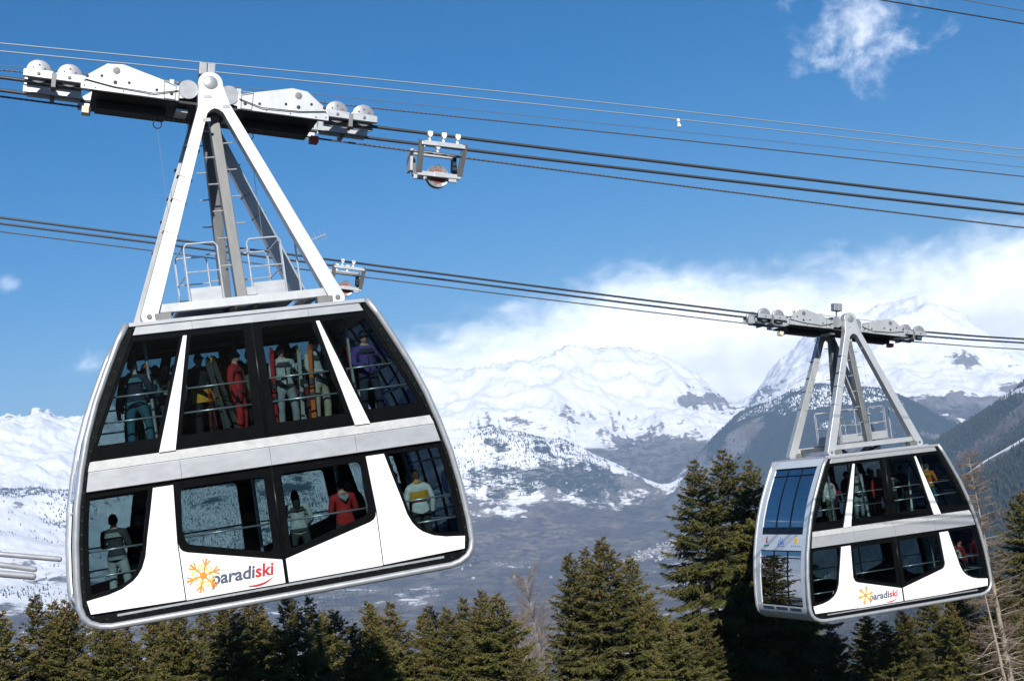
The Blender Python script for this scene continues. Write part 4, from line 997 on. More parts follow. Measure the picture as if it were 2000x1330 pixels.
def person(k, deck, x, y, face, jacket, trouser, pose='stand', hat=('hair', 'brown'), gog=False, h=1.0, label='', group=None, extra=None):
    floor = -2.42 if deck == 'u' else -5.30
    m = FRAME[k] @ Matrix.Translation((x, y, floor)) @ Matrix.Rotation(rad(face), 4, 'Z') @ Matrix.Scale(h, 4)
    o = link('person', figure(pose)); o.matrix_world = m
    for i, mt in enumerate((cloth('cloth_' + jacket, COL[jacket]), cloth('cloth_' + trouser, COL[trouser]), MAT['skin'], MAT['glove'], MAT['boot'], MAT['lens_dark'])):
        o.material_slots[i].link = 'OBJECT'; o.material_slots[i].material = mt
    tag(o, label, 'person', group)
    hw = link('helmet' if hat[0] == 'helmet' else 'beanie' if hat[0] == 'beanie' else 'hair', headwear(hat[0]), o); hw.material_slots[0].link = 'OBJECT'; hw.material_slots[0].material = cloth('cloth_' + hat[1], COL[hat[1]])
    if gog: link('goggles', goggles(), o)
    if jacket not in ('black',) and extra is None:    # yoke and hem of another colour, so no suit is one flat tone
        alt = {'red': 'maroon', 'pale': 'charcoal', 'white': 'grey', 'purple': 'navy', 'orange': 'yellow', 'navy': 'teal', 'charcoal': 'grey', 'grey': 'black', 'olive': 'brown', 'teal': 'pale', 'maroon': 'black'}.get(jacket, 'charcoal')
        key = 'yoke_' + pose
        if key not in FIG:
            mb = MB(); n = 18
            for z0, z1, r0, r1 in ((1.335, 1.42, (.212, .160), (.190, .135)), (.90, .965, (.196, .158), (.199, .160))):
                vs = [(r[0] * math.sin(2 * math.pi * i / n), .004 + r[1] * math.cos(2 * math.pi * i / n), z) for z, r in ((z0, r0), (z1, r1)) for i in range(n)]
                mb.add(vs, [(i, (i + 1) % n, n + (i + 1) % n, n + i) for i in range(n)])
            mb.box(-.012, .012, -.172, -.150, .98, 1.34)
            q = mb.build('jacket_trim', 'boot', smooth=True); FIG[key] = q.data; C.objects.unlink(q); bpy.data.objects.remove(q)
        q = link('jacket_trim', FIG[key], o); q.material_slots[0].link = 'OBJECT'; q.material_slots[0].material = cloth('cloth_' + alt, COL[alt])
    if extra == 'stripe':      # coloured panel round the chest of a jacket
        mb = MB(); n = 16
        for z0, z1, rx, ry in ((1.12, 1.32, .218, .168),):
            vs = [(rx * math.sin(2 * math.pi * i / n), .003 + ry * math.cos(2 * math.pi * i / n), z) for z in (z0, z1) for i in range(n)]
            mb.add(vs, [(i, (i + 1) % n, n + (i + 1) % n, n + i) for i in range(n)])
        mb.build('jacket_panel', cloth('cloth_yellow', COL['yellow']), o, smooth=True)
        MB().tube([(.085 * math.sin(2 * math.pi * i / 12), .085 * math.cos(2 * math.pi * i / 12), 1.50) for i in range(13)], .03, 6, False).build('collar', cloth('cloth_yellow', COL['yellow']), o, smooth=True)
    if extra == 'hem':
        mb = MB(); n = 16; vs = [(r * .205 * math.sin(2 * math.pi * i / n), .003 + r * .168 * math.cos(2 * math.pi * i / n), z) for z, r in ((.80, 1.06), (1.06, 1.0)) for i in range(n)]
        mb.add(vs, [(i, (i + 1) % n, n + (i + 1) % n, n + i) for i in range(n)]); mb.build('jacket_hem', cloth('cloth_yellow', COL['yellow']), o, smooth=True)
    if extra == 'hood':
        MB().tube([(-.10, .05, 1.47), (-.05, .14, 1.42), (0, .17, 1.36), (.05, .14, 1.42), (.10, .05, 1.47)], [.03, .06, .06, .06, .03], 8).build('hood', cloth('cloth_grey', COL['grey']), o, smooth=True)
    if extra == 'pack':
        MB().box(-.15, .15, .12, .30, 1.02, 1.46).build('backpack', cloth('cloth_charcoal', COL['charcoal']), o, bevel=.04)
    return o
N1 = 'upper deck of the big cable car'
person(0, 'u', -2.32, -1.30, 160, 'navy', 'blue', 'relax', ('helmet', 'charcoal'), label='person in dark jacket and blue trousers, upper end window of the big cable car')
person(0, 'u', -1.60, -.25, 20, 'grey', 'charcoal', 'hold', ('hair', 'brown'), label='person in grey jacket behind the first white pillar, upper deck of the big cable car')
person(0, 'u', -.98, -.72, 25, 'black', 'black', 'hold', ('hair', 'black'), True, 1.03, label='bearded person in black jacket with yellow hem, upper deck of the big cable car', extra='hem')
person(0, 'u', -.62, -.35, -5, 'orange', 'charcoal', 'relax', ('beanie', 'orange'), label='person in orange jacket beside the yellow-hemmed one, upper deck, big cable car')
person(0, 'u', -.30, -.95, 60, 'red', 'red', 'stand', ('beanie', 'olive'), True, 1.0, label='person in red ski suit beside the door post, upper deck of the big cable car')
person(0, 'u', .66, -.90, 10, 'pale', 'grey', 'hold', ('beanie', 'navy'), False, 1.0, label='person in pale patterned clothes behind red skis, upper deck of the big cable car')
person(0, 'u', .95, -.10, -10, 'black', 'black', 'stand', ('beanie', 'black'), label='person all in black between the skis, upper deck of the big cable car')
person(0, 'u', 1.36, -.90, 35, 'pale', 'beige', 'hold', ('beanie', 'maroon'), True, 1.04, label='person in pale jacket and beige trousers, upper deck of the big cable car')
person(0, 'u', 2.33, -1.25, 5, 'purple', 'navy', 'hold', ('helmet', 'navy'), True, 1.03, label='person in purple jacket and dark helmet, upper deck of the big cable car')
person(0, 'u', 2.05, -.2, 30, 'charcoal', 'beige', 'hold', ('beanie', 'teal'), label='person in charcoal beside the one in purple, upper deck of the big cable car')
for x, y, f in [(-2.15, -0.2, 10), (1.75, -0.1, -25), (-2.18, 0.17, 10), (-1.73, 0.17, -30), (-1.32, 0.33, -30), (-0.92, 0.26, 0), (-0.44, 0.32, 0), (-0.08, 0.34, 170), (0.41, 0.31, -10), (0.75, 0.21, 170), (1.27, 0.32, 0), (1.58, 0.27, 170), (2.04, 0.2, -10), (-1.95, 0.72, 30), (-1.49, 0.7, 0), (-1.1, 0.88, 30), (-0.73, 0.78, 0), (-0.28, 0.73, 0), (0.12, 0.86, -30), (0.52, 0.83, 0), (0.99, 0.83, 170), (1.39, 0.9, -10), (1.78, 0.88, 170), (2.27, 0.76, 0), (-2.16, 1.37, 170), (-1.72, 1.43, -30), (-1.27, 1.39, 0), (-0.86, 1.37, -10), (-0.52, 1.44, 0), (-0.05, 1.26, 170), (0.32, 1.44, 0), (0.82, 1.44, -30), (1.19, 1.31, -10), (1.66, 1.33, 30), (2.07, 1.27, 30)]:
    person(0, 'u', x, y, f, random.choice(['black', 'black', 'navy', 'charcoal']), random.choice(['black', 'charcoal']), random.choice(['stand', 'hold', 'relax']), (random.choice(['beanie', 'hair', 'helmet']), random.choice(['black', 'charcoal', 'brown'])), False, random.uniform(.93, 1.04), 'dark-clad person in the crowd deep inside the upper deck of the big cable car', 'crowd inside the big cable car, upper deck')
person(0, 'l', .58, -.75, 175, 'pale', 'charcoal', 'relax', ('long_hair', 'black'), False, .96, label='long-haired person in pale jacket at the lower door window of the big cable car')
person(0, 'l', 1.50, -.95, 185, 'red', 'charcoal', 'hold', ('hair', 'charcoal'), False, 1.0, label='person in red jacket with grey hood, seen from behind, big cable car', extra='hood')
person(0, 'l', 3.08, -1.05, 180, 'white', 'charcoal', 'stand', ('hair', 'brown'), False, .98, label='person in white and yellow jacket, seen from behind at the end window, big cable car', extra='stripe')
person(0, 'l', 2.72, .1, 20, 'olive', 'olive', 'relax', ('hair', 'black'), label='person in olive beside the white and yellow jacket, lower deck of the big cable car')
person(0, 'l', 3.05, .6, -10, 'black', 'black', 'stand', ('beanie', 'black'), label='person in black behind the one in olive, lower deck of the big cable car')
person(0, 'l', 2.0, .5, 0, 'black', 'black', 'stand', ('hair', 'black'), label='person in black beside the red jacket, lower deck of the big cable car')
person(0, 'l', -3.0, -.75, 150, 'charcoal', 'pale', 'hold', ('beanie', 'black'), label='person in charcoal jacket and pale trousers at the lower end window, big cable car')
person(0, 'l', -2.45, .2, 0, 'maroon', 'black', 'hold', ('beanie', 'brown'), label='person in maroon behind the white lower pillar, big cable car')
person(0, 'u', -2.02, -.75, 40, 'teal', 'black', 'hold', ('beanie', 'orange'), True, .98, label='person in teal jacket with orange hat near the end window, big cable car')
person(0, 'u', -1.30, -.55, 10, 'charcoal', 'navy', 'relax', ('helmet', 'pale'), True, 1.0, label='person in charcoal with pale helmet, upper deck of the big cable car')
person(0, 'u', .10, -.45, -15, 'olive', 'black', 'hold', ('beanie', 'yellow'), False, 1.02, label='person with yellow hat behind the red suit, upper deck of the big cable car')
person(0, 'u', 1.02, -.62, 5, 'charcoal', 'maroon', 'hold', ('helmet', 'black'), True, .98, label='person in charcoal and maroon behind the orange skis, upper deck, big cable car')
N2 = 'distant cable car'
person(1, 'u', -1.95, -1.0, 200, 'white', 'olive', 'stand', ('hair', 'brown'), label='person in white jacket, back turned, upper deck of the distant cable car')
person(1, 'u', -1.35, -.3, 10, 'red', 'black', 'stand', ('hair', 'black'), label='person in red jacket behind the white jacket, upper deck of the distant cable car')
person(1, 'u', -.75, -.95, 10, 'grey', 'grey', 'hold', ('beanie', 'black'), False, .97, label='person in grey holding skis, upper deck of the distant cable car')
person(1, 'u', .28, -.95, -30, 'red', 'red', 'stand', ('beanie', 'pale'), label='person in red ski suit and pale hat, upper deck of the distant cable car')
person(1, 'u', 1.05, -.5, 0, 'charcoal', 'black', 'hold', ('beanie', 'pale'), label='person in charcoal by the door post, upper deck of the distant cable car')
person(1, 'u', 2.15, -1.25, 120, 'orange', 'blue', 'relax', ('hair', 'brown'), label='person in orange jacket at the end, upper deck of the distant cable car')
person(1, 'l', 3.35, -.9, 20, 'red', 'charcoal', 'relax', ('helmet', 'red'), False, .98, label='person with red helmet at the end window, lower deck of the distant cable car')
person(1, 'l', 2.95, -1.1, 0, 'pale', 'teal', 'hold', ('helmet', 'black'), False, .92, label='person in pale jacket and teal trousers, lower end window of the distant cable car')
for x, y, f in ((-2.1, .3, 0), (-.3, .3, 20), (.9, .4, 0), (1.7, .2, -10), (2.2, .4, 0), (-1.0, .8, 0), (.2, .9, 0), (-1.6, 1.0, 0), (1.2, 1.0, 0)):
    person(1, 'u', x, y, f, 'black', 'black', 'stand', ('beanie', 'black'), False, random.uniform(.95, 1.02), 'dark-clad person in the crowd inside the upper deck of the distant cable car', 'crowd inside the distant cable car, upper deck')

def ski_mesh():
    if 'ski' in FIG: return FIG['ski']
    mb = MB(); n = 14; vs = []
    for i in range(n + 1):
        t = i / n; z = 1.68 * t; w = .052 - .016 * math.sin(math.pi * t) if t < .93 else .045 * (1 - (t - .93) / .07 * .8)
        y = -.06 * max(0, (t - .9) / .1) ** 2 - .02 * math.sin(math.pi * t) * .3
        vs += [(-w, y - .008, z), (w, y - .008, z), (w, y + .008, z), (-w, y + .008, z)]
    fs = [(i * 4 + a, i * 4 + (a + 1) % 4, i * 4 + 4 + (a + 1) % 4, i * 4 + 4 + a) for i in range(n) for a in range(4)] + [(0, 1, 2, 3), (n * 4, n * 4 + 3, n * 4 + 2, n * 4 + 1)]
    mb.add(vs, fs); o = mb.build('ski', 'boot'); me = o.data; C.objects.unlink(o); bpy.data.objects.remove(o); FIG['ski'] = me
    mb = MB(); mb.box(-.035, .035, -.055, -.012, .86, 1.0); mb.box(-.035, .035, -.06, -.012, .58, .70); o = mb.build('binding', 'boot', bevel=.008); FIG['binding'] = o.data; C.objects.unlink(o); bpy.data.objects.remove(o)
    return me
def skis(k, deck, x, y, lean, face, col, label):
    floor = -2.40 if deck == 'u' else -5.28
    m = FRAME[k] @ Matrix.Translation((x, y, floor)) @ Matrix.Rotation(rad(lean), 4, 'Y') @ Matrix.Rotation(rad(face), 4, 'Z')
    t = thing('pair_of_skis', label, 'skis', group='skis held by passengers'); t.matrix_world = m; me = ski_mesh()
    for i, (dx, ry, c) in enumerate(((0, 0, col[0]), (.02, 3.14159, col[1]))):
        s = link('ski', me, t, (dx, .03 * i, .0 + .04 * i), (0, 0, ry)); s.material_slots[0].link = 'OBJECT'; s.material_slots[0].material = cloth('cloth_' + c, COL[c]); link('binding', FIG['binding'], s)
skis(0, 'u', .30, -1.25, 4, 10, ('red', 'red'), 'red skis standing against the door post, upper deck of the big cable car')
skis(0, 'u', .88, -1.15, 4, 30, ('pale', 'olive'), 'pale skis held upright mid-window, upper deck of the big cable car')
skis(0, 'u', 1.08, -1.25, 4, -20, ('orange', 'maroon'), 'orange skis beside the pale jacket, upper deck of the big cable car')
skis(0, 'u', -.42, -1.2, -12, 15, ('charcoal', 'yellow'), 'black and yellow skis in front of the red suit, big cable car')
skis(0, 'u', -.62, -1.05, -8, -15, ('charcoal', 'olive'), 'olive skis beside the orange jacket, upper deck of the big cable car')
skis(0, 'u', -2.15, -1.35, -6, 10, ('pale', 'teal'), 'pale green skis by the end window, upper deck of the big cable car')
skis(0, 'u', 2.08, -1.0, -1, 0, ('red', 'navy'), 'red and navy skis beside the purple jacket, upper deck of the big cable car')
skis(0, 'l', 3.25, -.55, -8, 0, ('pale', 'charcoal'), 'pale skis beside the yellow and white jacket, lower deck of the big cable car')
skis(1, 'u', -.55, -1.2, -4, 0, ('pale', 'grey'), 'pale skis at the door window, upper deck of the distant cable car')
skis(1, 'u', 1.45, -1.0, 3, 0, ('white', 'charcoal'), 'white skis near the second pillar, upper deck of the distant cable car')
def pole(k, x, y, lean, c, label):
    m = FRAME[k] @ Matrix.Translation((x, y, -2.40)) @ Matrix.Rotation(rad(lean), 4, 'Y')
    t = thing('ski_pole', label, 'ski pole', group='ski poles held by passengers'); t.matrix_world = m
    MB().tube([(0, 0, 0), (0, 0, 1.05)], [.006, .009], 6).build('shaft', cloth('cloth_' + c, COL[c]), t)
    MB().tube([(0, 0, 1.05), (0, 0, 1.18)], [.016, .018], 8).build('grip', 'boot', t); MB().tube([(0, 0, .06), (0, 0, .075)], .035, 10).build('basket', 'boot', t)
pole(0, -.98, -1.15, 4, 'red', 'red ski pole in front of the yellow-hemmed jacket, first of two')
pole(0, -.80, -1.15, -6, 'red', 'red ski pole in front of the yellow-hemmed jacket, second of two')
pole(0, 2.46, -1.0, 2, 'pale', 'pale ski pole in front of the purple jacket')
# ------------------------------------------------------------------ trees
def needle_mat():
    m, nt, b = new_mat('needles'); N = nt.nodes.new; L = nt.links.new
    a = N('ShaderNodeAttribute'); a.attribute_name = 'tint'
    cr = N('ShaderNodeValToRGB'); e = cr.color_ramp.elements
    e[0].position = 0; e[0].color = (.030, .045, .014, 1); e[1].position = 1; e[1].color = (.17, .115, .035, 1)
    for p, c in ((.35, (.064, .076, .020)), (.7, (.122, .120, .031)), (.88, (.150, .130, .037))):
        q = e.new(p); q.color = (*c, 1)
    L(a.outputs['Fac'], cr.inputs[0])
    oi = N('ShaderNodeObjectInfo'); hs = N('ShaderNodeHueSaturation'); L(cr.outputs[0], hs.inputs['Color'])
    mr = N('ShaderNodeMapRange'); mr.inputs['To Min'].default_value = .8; mr.inputs['To Max'].default_value = 1.2; L(oi.outputs['Random'], mr.inputs['Value']); L(mr.outputs[0], hs.inputs['Value'])
    L(hs.outputs[0], b.inputs['Base Color']); b.inputs['Roughness'].default_value = .65; b.inputs['Specular IOR Level'].default_value = .25
    tr = N('ShaderNodeBsdfTranslucent'); L(hs.outputs[0], tr.inputs[0]); mx = N('ShaderNodeMixShader'); mx.inputs[0].default_value = .22
    L(b.outputs[0], mx.inputs[1]); L(tr.outputs[0], mx.inputs[2]); L(mx.outputs[0], nt.nodes['Material Output'].inputs['Surface'])
needle_mat()
simple('bark', (.10, .075, .055), .9, 0, .35, 8, .6); simple('bare_twig', (.15, .112, .082), .9, 0, .3, 5); simple('grey_bark', (.26, .22, .18), .9, 0, .3, 7, .5)
simple('cone_brown', (.19, .095, .04), .75, 0, .35, 30)
def tube_np(V, F, P, r0, r1, n=4):
    P = np.asarray(P); k = len(P); t = np.gradient(P, axis=0); t /= np.linalg.norm(t, axis=1, keepdims=True) + 1e-9
    ref = np.array([0, 0, 1.]) if abs(t[0, 2]) < .8 else np.array([1., 0, 0]); u = np.cross(t, ref); u /= np.linalg.norm(u, axis=1, keepdims=True) + 1e-9; w = np.cross(t, u)
    rr = np.linspace(r0, r1, k)[:, None]; o = sum(len(a) for a in V); ring = [P + (u * math.cos(2 * math.pi * j / n) + w * math.sin(2 * math.pi * j / n)) * rr for j in range(n)]
    V.append(np.stack(ring, 1).reshape(-1, 3))
    i = np.arange(k - 1)[:, None] * n; j = np.arange(n)[None]; F.append((o + np.stack([i + j, i + (j + 1) % n, i + n + (j + 1) % n, i + n + j], -1)).reshape(-1, 4))
def spruce(seed, H=16.0, spread=.50, power=.86, droop=.5, cones=140, gap=.20, dense=1.5):
    g = np.random.default_rng(seed); TV, TF = [], []; NV, NT_, ND = [], [], []; cnt = 0; CV, CF, cc = [], [], 0
    bend = g.normal(0, .012, 2)
    def axis(d): h = H - d; return np.array([bend[0] * d * d * .3 / 3, bend[1] * d * d * .3 / 3, h])
    tube_np(TV, TF, [axis(d) for d in np.linspace(H, -.35, 26)], H * .014 + .03, .006, 8)
    d = .05; tint_c = g.uniform(-.06, .06)
    while d < H * .93:
        nb = int(g.integers(5, 8)) if d > .5 else 4
        a0 = g.uniform(0, 6.28)
        for b in range(nb):
            az = a0 + 2 * math.pi * b / nb + g.normal(0, .22); dd = d + g.uniform(-.12, .12)
            Lb = max(.12, spread * max(dd, .02) ** power * g.uniform(.72, 1.18) + .06)
            if g.random() < .06: Lb *= .55
            rise = np.interp(dd, [0, 1.5, 4, 9], [.95, .55, .18, -.05]) + g.normal(0, .09)
            k = max(5, int(Lb * 5)); t = np.linspace(0, 1, k); out = np.array([math.cos(az), math.sin(az), 0]); sidev = np.array([-math.sin(az), math.cos(az), 0])
            dr = droop * min(1, dd / 5)
            z = Lb * (rise * t - dr * .55 * t ** 2 + dr * .42 * t ** 4)
            P = axis(dd) + out * (Lb * t)[:, None] + sidev * (g.normal(0, .05) * Lb * t ** 2)[:, None]; P[:, 2] += z
            tube_np(TV, TF, P[::2] if k > 8 else P, .008 + .009 * Lb, .004, 3)
            # twigs along the branch
            m = max(5, int(Lb / .085 * dense)); tt = np.sort(g.uniform(.08 if dd < 3 else .22, 1.0, m))
            base = np.stack([np.interp(tt, t, P[:, c]) for c in range(3)], 1)
            for s in (-1, 1):
                ang = g.uniform(.55, 1.15, m) * s; ln = (.10 + .34 * np.minimum(Lb, 2.2) * (1 - tt) ** .7 * g.uniform(.5, 1.1, m)) * g.uniform(.8, 1.15, m)
                dirv = out[None] * np.cos(ang)[:, None] + sidev[None] * np.sin(ang)[:, None]; dirv[:, 2] += np.interp(dd, [0, 2, 6], [.35, .0, -.38]) + g.normal(0, .16, m)
                tip = base + dirv * ln[:, None]; tip[:, 2] -= .12 * ln
                w = g.uniform(.015, .032, m) + .022 * ln
                nrm = np.cross(dirv, g.normal(0, 1, (m, 3)) * .5 + np.array([0, 0, 1.])); nrm /= np.linalg.norm(nrm, axis=1, keepdims=True) + 1e-9
                mid = base + (tip - base) * .45
                q = np.stack([base, mid + nrm * w[:, None], tip, mid - nrm * w[:, None]], 1).reshape(-1, 3); i0 = cnt + np.arange(m)[:, None] * 4
                NV.append(q); NT_.append(np.concatenate([i0 + [0, 1, 2], i0 + [0, 2, 3]])); cnt += 4 * m
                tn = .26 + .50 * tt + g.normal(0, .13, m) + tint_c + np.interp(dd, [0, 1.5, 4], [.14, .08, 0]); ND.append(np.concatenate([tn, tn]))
                # side shoots and hanging tassels, so that edges stay ragged
                for f_, up in ((.3, -1.0), (.5, -.8), (.68, -.5), (.85, .2)):
                    sel = g.random(m) < .8; mm = int(sel.sum())
                    if not mm: continue
                    b0 = (base + (tip - base) * f_)[sel]; l2 = (.05 + .35 * ln[sel]) * g.uniform(.6, 1.2, mm)
                    dv = dirv[sel] * .6 + nrm[sel] * g.choice([-1, 1], mm)[:, None] * .7; dv[:, 2] += up * g.uniform(.3, 1.1, mm); dv /= np.linalg.norm(dv, axis=1, keepdims=True)
                    pe = np.cross(dv, g.normal(0, 1, (mm, 3))); pe /= np.linalg.norm(pe, axis=1, keepdims=True) + 1e-9; w2 = g.uniform(.014, .030, mm)[:, None]
                    q = np.stack([b0 - pe * w2, b0 + pe * w2, b0 + dv * l2[:, None]], 1).reshape(-1, 3); i0 = cnt + np.arange(mm)[:, None] * 3
                    NV.append(q); NT_.append(i0 + [0, 1, 2]); cnt += 3 * mm; ND.append(tn[sel] + g.normal(.02, .12, mm))
            if dd < 6.5 and g.random() < cones / 70.0 * np.interp(dd, [0, .5, 3.5, 6.5], [.4, 1, .8, .1]):
                for c in range(int(g.integers(1, 4))):
                    u = g.uniform(.55, 1.0); p = np.array([np.interp(u, t, P[:, q_]) for q_ in range(3)]) + g.normal(0, .05, 3); l, w_ = g.uniform(.09, .15), g.uniform(.018, .026)
                    ring = [p + [w_ * math.cos(q_ * 1.257), w_ * math.sin(q_ * 1.257), -l * .4] for q_ in range(5)]
                    CV += [p] + ring + [p - [0, 0, l]]; CF += [(cc, cc + 1 + q_, cc + 1 + (q_ + 1) % 5) for q_ in range(5)] + [(cc + 6, cc + 1 + (q_ + 1) % 5, cc + 1 + q_) for q_ in range(5)]; cc += 7
        d += gap * g.uniform(.7, 1.25) * (1 + .05 * d)
    trunk = raw_mesh('trunk', np.concatenate(TV), np.concatenate(TF), 'bark')
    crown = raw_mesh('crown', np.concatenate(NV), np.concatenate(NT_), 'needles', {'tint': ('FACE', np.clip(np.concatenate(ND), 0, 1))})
    cone = raw_mesh('cones', np.array(CV), np.array(CF), 'cone_brown') if CV else None
    return trunk, crown, cone, H
SPR = [spruce(101, 16, .54, .86, .6, 80), spruce(102, 16, .49, .88, .7, 50), spruce(103, 16, .58, .84, .55, 100), spruce(104, 16, .45, .90, .75, 60), spruce(105, 20, .62, .84, .7, 80, .22)]
_rj = random.Random(21)
def put_spruce(x, y, ztop, v, s, rot, label, group='spruces below the ropeway'):
    trunk, crown, cone, H = SPR[v]
    t = thing('spruce_tree', label, 'tree', (x, y, ztop - H * s), (0, 0, rot), group); t.scale = (s * _rj.uniform(.88, 1.12), s * _rj.uniform(.88, 1.12), s)
    link('trunk', trunk, t); link('crown', crown, t)
    if cone: tag(link('cones', cone, t), kind='stuff')
    return t
PLACE = []  # filled below: x, y, top, variant, scale, label
def _bare(seed, H, style):
    """leafless tree: trunk, sweeping limbs and a haze of fine twigs"""
    g = np.random.default_rng(seed); TV, TF, WV, WF = [], [], [], []; wc = 0
    lean = g.normal(0, .01, 2)
    def axis(h): return np.array([lean[0] * h * h / 4, lean[1] * h * h / 4, h])
    tube_np(TV, TF, [axis(h) for h in np.linspace(0, H, 24)], (H * .0125 + .03) * (.45 if style == 'shrub' else 1), .008, 7)
    nb = {'larch': 260, 'dead': 46, 'shrub': 150}[style]
    for b in range(nb):
        f = {'larch': 1 - .75 * g.random() ** 1.2, 'dead': g.uniform(.25, .8), 'shrub': .98 - .55 * g.random() ** 1.5}[style]; h = H * f; az = g.uniform(0, 6.28); out = np.array([math.cos(az), math.sin(az), 0]); sv = np.array([-math.sin(az), math.cos(az), 0])
        Lb = {'larch': .20 * (H - h) ** .9 + .35, 'dead': .34 * (H - h) ** .9 + .5, 'shrub': .20 * (H - h) + .7}[style] * g.uniform(.6, 1.15)
        rise = {'larch': .30, 'dead': .05, 'shrub': 1.1}[style] + g.normal(0, .12); t = np.linspace(0, 1, 9)
        z = Lb * (rise * t - (.75 if style == 'dead' else .35) * t ** 2 + (.62 if style == 'dead' else .3) * t ** 4)
        P = axis(h) + out * (Lb * t)[:, None] + sv * (g.normal(0, .12) * Lb * t ** 2)[:, None]; P[:, 2] += z
        tube_np(TV, TF, P, .010 + .008 * Lb, .004, 4)
        m = int(Lb * {'larch': 60, 'dead': 9, 'shrub': 60}[style]); tt = g.uniform(.15, 1, m); base = np.stack([np.interp(tt, t, P[:, c]) for c in range(3)], 1)
        dv = out[None] * g.normal(.5, .4, m)[:, None] + sv[None] * g.normal(0, .9, m)[:, None]; dv[:, 2] += g.normal({'larch': -.15, 'dead': -.2, 'shrub': .7}[style], .45, m); dv /= np.linalg.norm(dv, axis=1, keepdims=True)
        ln = g.uniform(.12, .50, m) * (.5 + .25 * min(Lb, 2)); pe = np.cross(dv, g.normal(0, 1, (m, 3))); pe /= np.linalg.norm(pe, axis=1, keepdims=True) + 1e-9; w = (.0045 if style != 'dead' else .006)
        tip = base + dv * ln[:, None]; mid = base + dv * (ln * .55)[:, None] + g.normal(0, .02, (m, 3))
        q = np.stack([base - pe * w, base + pe * w, mid + pe * w * .8, mid - pe * w * .8, tip], 1).reshape(-1, 3); i0 = wc + np.arange(m)[:, None] * 5
        WV.append(q); WF += [i0 + [0, 1, 2], i0 + [0, 2, 3], i0 + [3, 2, 4]]; wc += 5 * m
    return raw_mesh('trunk', np.concatenate(TV), np.concatenate(TF), 'grey_bark'), raw_mesh('twigs', np.concatenate(WV), np.concatenate(WF), 'bare_twig')
def put_bare(x, y, ztop, H, seed, style, label, tilt=0.0):
    tr, tw = _bare(seed, H, style); t = thing('bare_tree', label, 'tree', (x, y, ztop - H), (0, tilt, 0), 'leafless trees'); link('trunk', tr, t); link('crown', tw, t)
TREES = [(-16.3,40.87,-2.1,0),(-15.87,43.18,-2.12,3),(-17.42,49.0,-2.74,1),(-14.68,42.54,-2.37,0),(-12.58,39.02,-2.83,2),(-12.57,41.12,-3.02,1),(-14.16,50.03,-3.51,0),(-11.59,43.48,-3.15,2),(-11.78,47.56,-3.39,1),(-9.67,41.9,-2.97,0),(-9.75,45.98,-3.27,2),(-8.05,43.26,-3.11,2),(-7.87,46.34,-3.55,1),(-7.78,50.4,-4.4,0),(-6.27,44.56,-4.41,3),(-5.86,45.62,-3.85,3),(-5.37,47.7,-4.19,1),(-4.23,49.82,-4.67,0),(-3.33,45.88,-4.44,2),(-3.16,52.91,-4.83,1),(-2.21,47.95,-4.21,0),(-1.66,45.97,-4.22,2),(-1.15,41.98,-5.44,3),(1.13,56.99,-3.97,3),(1.84,58.97,-4.04,1),(2.48,54.94,-3.4,0),(3.87,60.88,-4.7,3),(4.19,57.85,-6.14,1),(7.34,61.56,-0.98,4),(9.04,64.37,-0.72,4),(9.87,62.22,-1.31,4),(4.39,49.81,-6.3,2),(11.7,58.85,-8.52,1),(13.65,60.48,-8.41,0),(16.09,64.01,-9.01,2),(18.38,67.54,-8.57,1),(20.3,69.08,-7.44,0),(21.18,60.4,-4.17,2),(18.51,57.07,-7.22,1),(12.11,66.91,-7.69,0)]
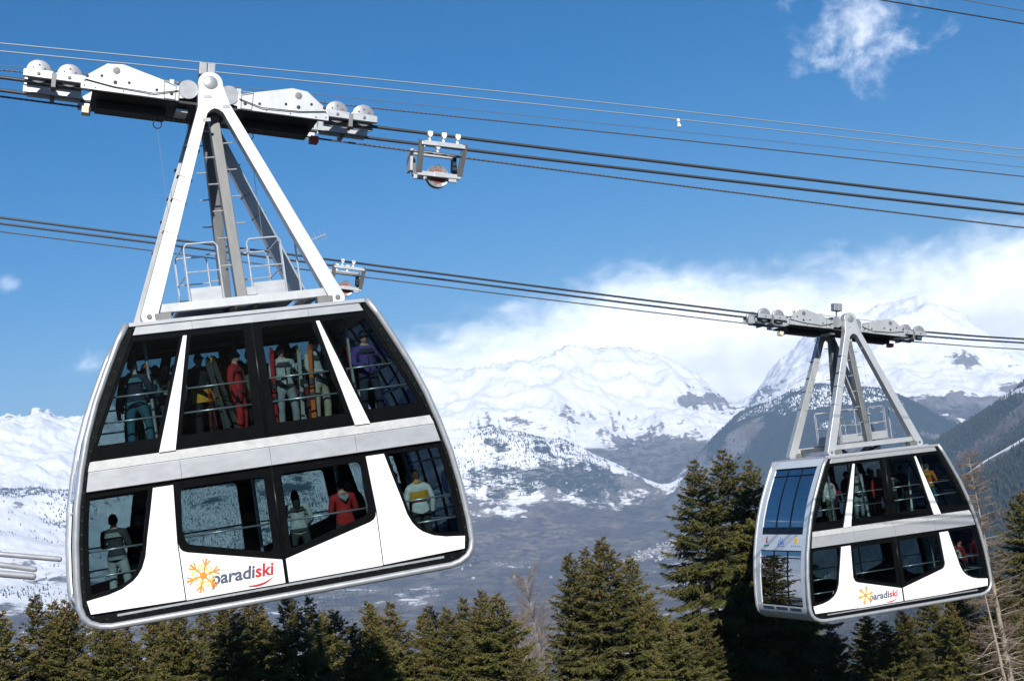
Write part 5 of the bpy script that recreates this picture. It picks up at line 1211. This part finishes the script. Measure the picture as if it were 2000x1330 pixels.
LAB = ['spruce cut by the frame edge, lower left corner', 'spruce with the highest tip left of the big cabin', 'spruce tip just right of the highest one beside the big cabin', 'third spruce tip beside the bottom corner of the big cabin',
 'bushy spruce below the front corner of the big cabin', 'spruce just right of the one below the cabin corner', 'far spruce showing between two nearer ones under the big cabin', 'spruce below the orange emblem of the big cabin, left one', 'spruce below the orange emblem of the big cabin, right one',
 'spruce under the lettering of the big cabin', 'spruce behind the one under the big cabin lettering', 'broad cone-laden spruce under the middle of the big cabin', 'spruce right of the broad cone-laden one', 'low-topped spruce in the dip right of the broad one', 'short spruce filling the dip under the big cabin',
 'slim spruce, left of a pair of tips under the big cabin', 'slim spruce, right of a pair of tips under the big cabin', 'spruce left of three reddish tips, lower middle', 'spruce second left of three reddish tips, lower middle', 'slender reddish spruce tip, first of three', 'slender reddish spruce tip, second of three', 'slender reddish spruce tip, third of three', 'low spruce at the frame bottom beside the bare shrub',
 'spruce left of the ragged middle clump', 'spruce second in the ragged middle clump', 'spruce with the tallest tip of the ragged middle clump', 'thin-topped spruce right of the ragged middle clump', 'lower spruce between the middle clump and the tall spruces', 'tall spruce, left of the three highest, beside the distant cabin', 'tallest spruce of all, middle of three beside the distant cabin', 'tall spruce partly behind the distant cabin, right of three', 'low wide spruce at the foot of the tall spruces',
 'spruce in shade under the near corner of the distant cabin', 'spruce under the lettering of the distant cabin', 'spruce under the middle of the distant cabin', 'spruce under the far corner of the distant cabin', 'spruce behind the leafless larch', 'spruce cut by the frame edge, right side', 'dark spruce in front of the larch trunk', 'spruce hidden mostly behind the distant cabin']
_rt = random.Random(3)
for (x, y, zt, v), lab in zip(TREES, LAB):
    a, r = math.degrees(math.atan2(x, y)), math.hypot(x, y); gz = float(height(np.array([a]), np.array([r]))[0]) - .3
    put_spruce(x, y, zt, v, (zt - gz) / SPR[v][3], _rt.uniform(0, 6.28), lab)
def gz_of(x, y): return float(height(np.array([math.degrees(math.atan2(x, y))]), np.array([math.hypot(x, y)]))[0]) - .3
for x, y, zt, seed, st, lab in ((17.80, 55.2, -1.86, 5, 'larch', 'tall leafless larch with brown twigs right of the distant cabin'), (17.2, 53.5, -6.0, 8, 'dead', 'dead tree with long bare drooping limbs, lower right corner'),
        (-.3, 75, -5.9, 9, 'shrub', 'pale leafless tree left of the ragged spruce clump'), (-1.03, 66, -7.3, 10, 'shrub', 'low leafless shrub beside the third reddish tip'), (-7.37, 59.6, -5.8, 12, 'shrub', 'leafless tree in the gap left of the pair of slim tips'), (-15.4, 56.5, -5.4, 14, 'shrub', 'leafless tree in the gap under the big cabin corner')):
    put_bare(x, y, zt, zt - gz_of(x, y), seed, st, lab)
# further spruces filling the ranks behind
_k = 0
for px_, r_ in ((-19.5, 58), (-17.6, 63), (-15.6, 60), (-13.2, 57), (-11.6, 62), (-9.2, 56), (-7.2, 59), (-5.2, 57), (-3.0, 61), (9.6, 74), (12.6, 75), (14.3, 78), (16.2, 76), (18.9, 80), (20.6, 74), (6.3, 58), (13.4, 56), (16.0, 58)):
    x, y = r_ * math.sin(rad(px_)), r_ * math.cos(rad(px_)); zt = r_ * math.tan(rad(np.interp(px_, [-20, -12, -3, 6, 9, 13, 17, 20], [-3.6, -4.6, -5.9, -7.2, -7.4, -8.2, -7.4, -6.6]))); g_ = gz_of(x, y); v = _k % 4; _k += 1
    put_spruce(x, y, zt, v, (zt - g_) / SPR[v][3], _rt.uniform(0, 6.28), 'lower spruce crown filling the gaps behind the front row of spruces', 'spruces of the back row')
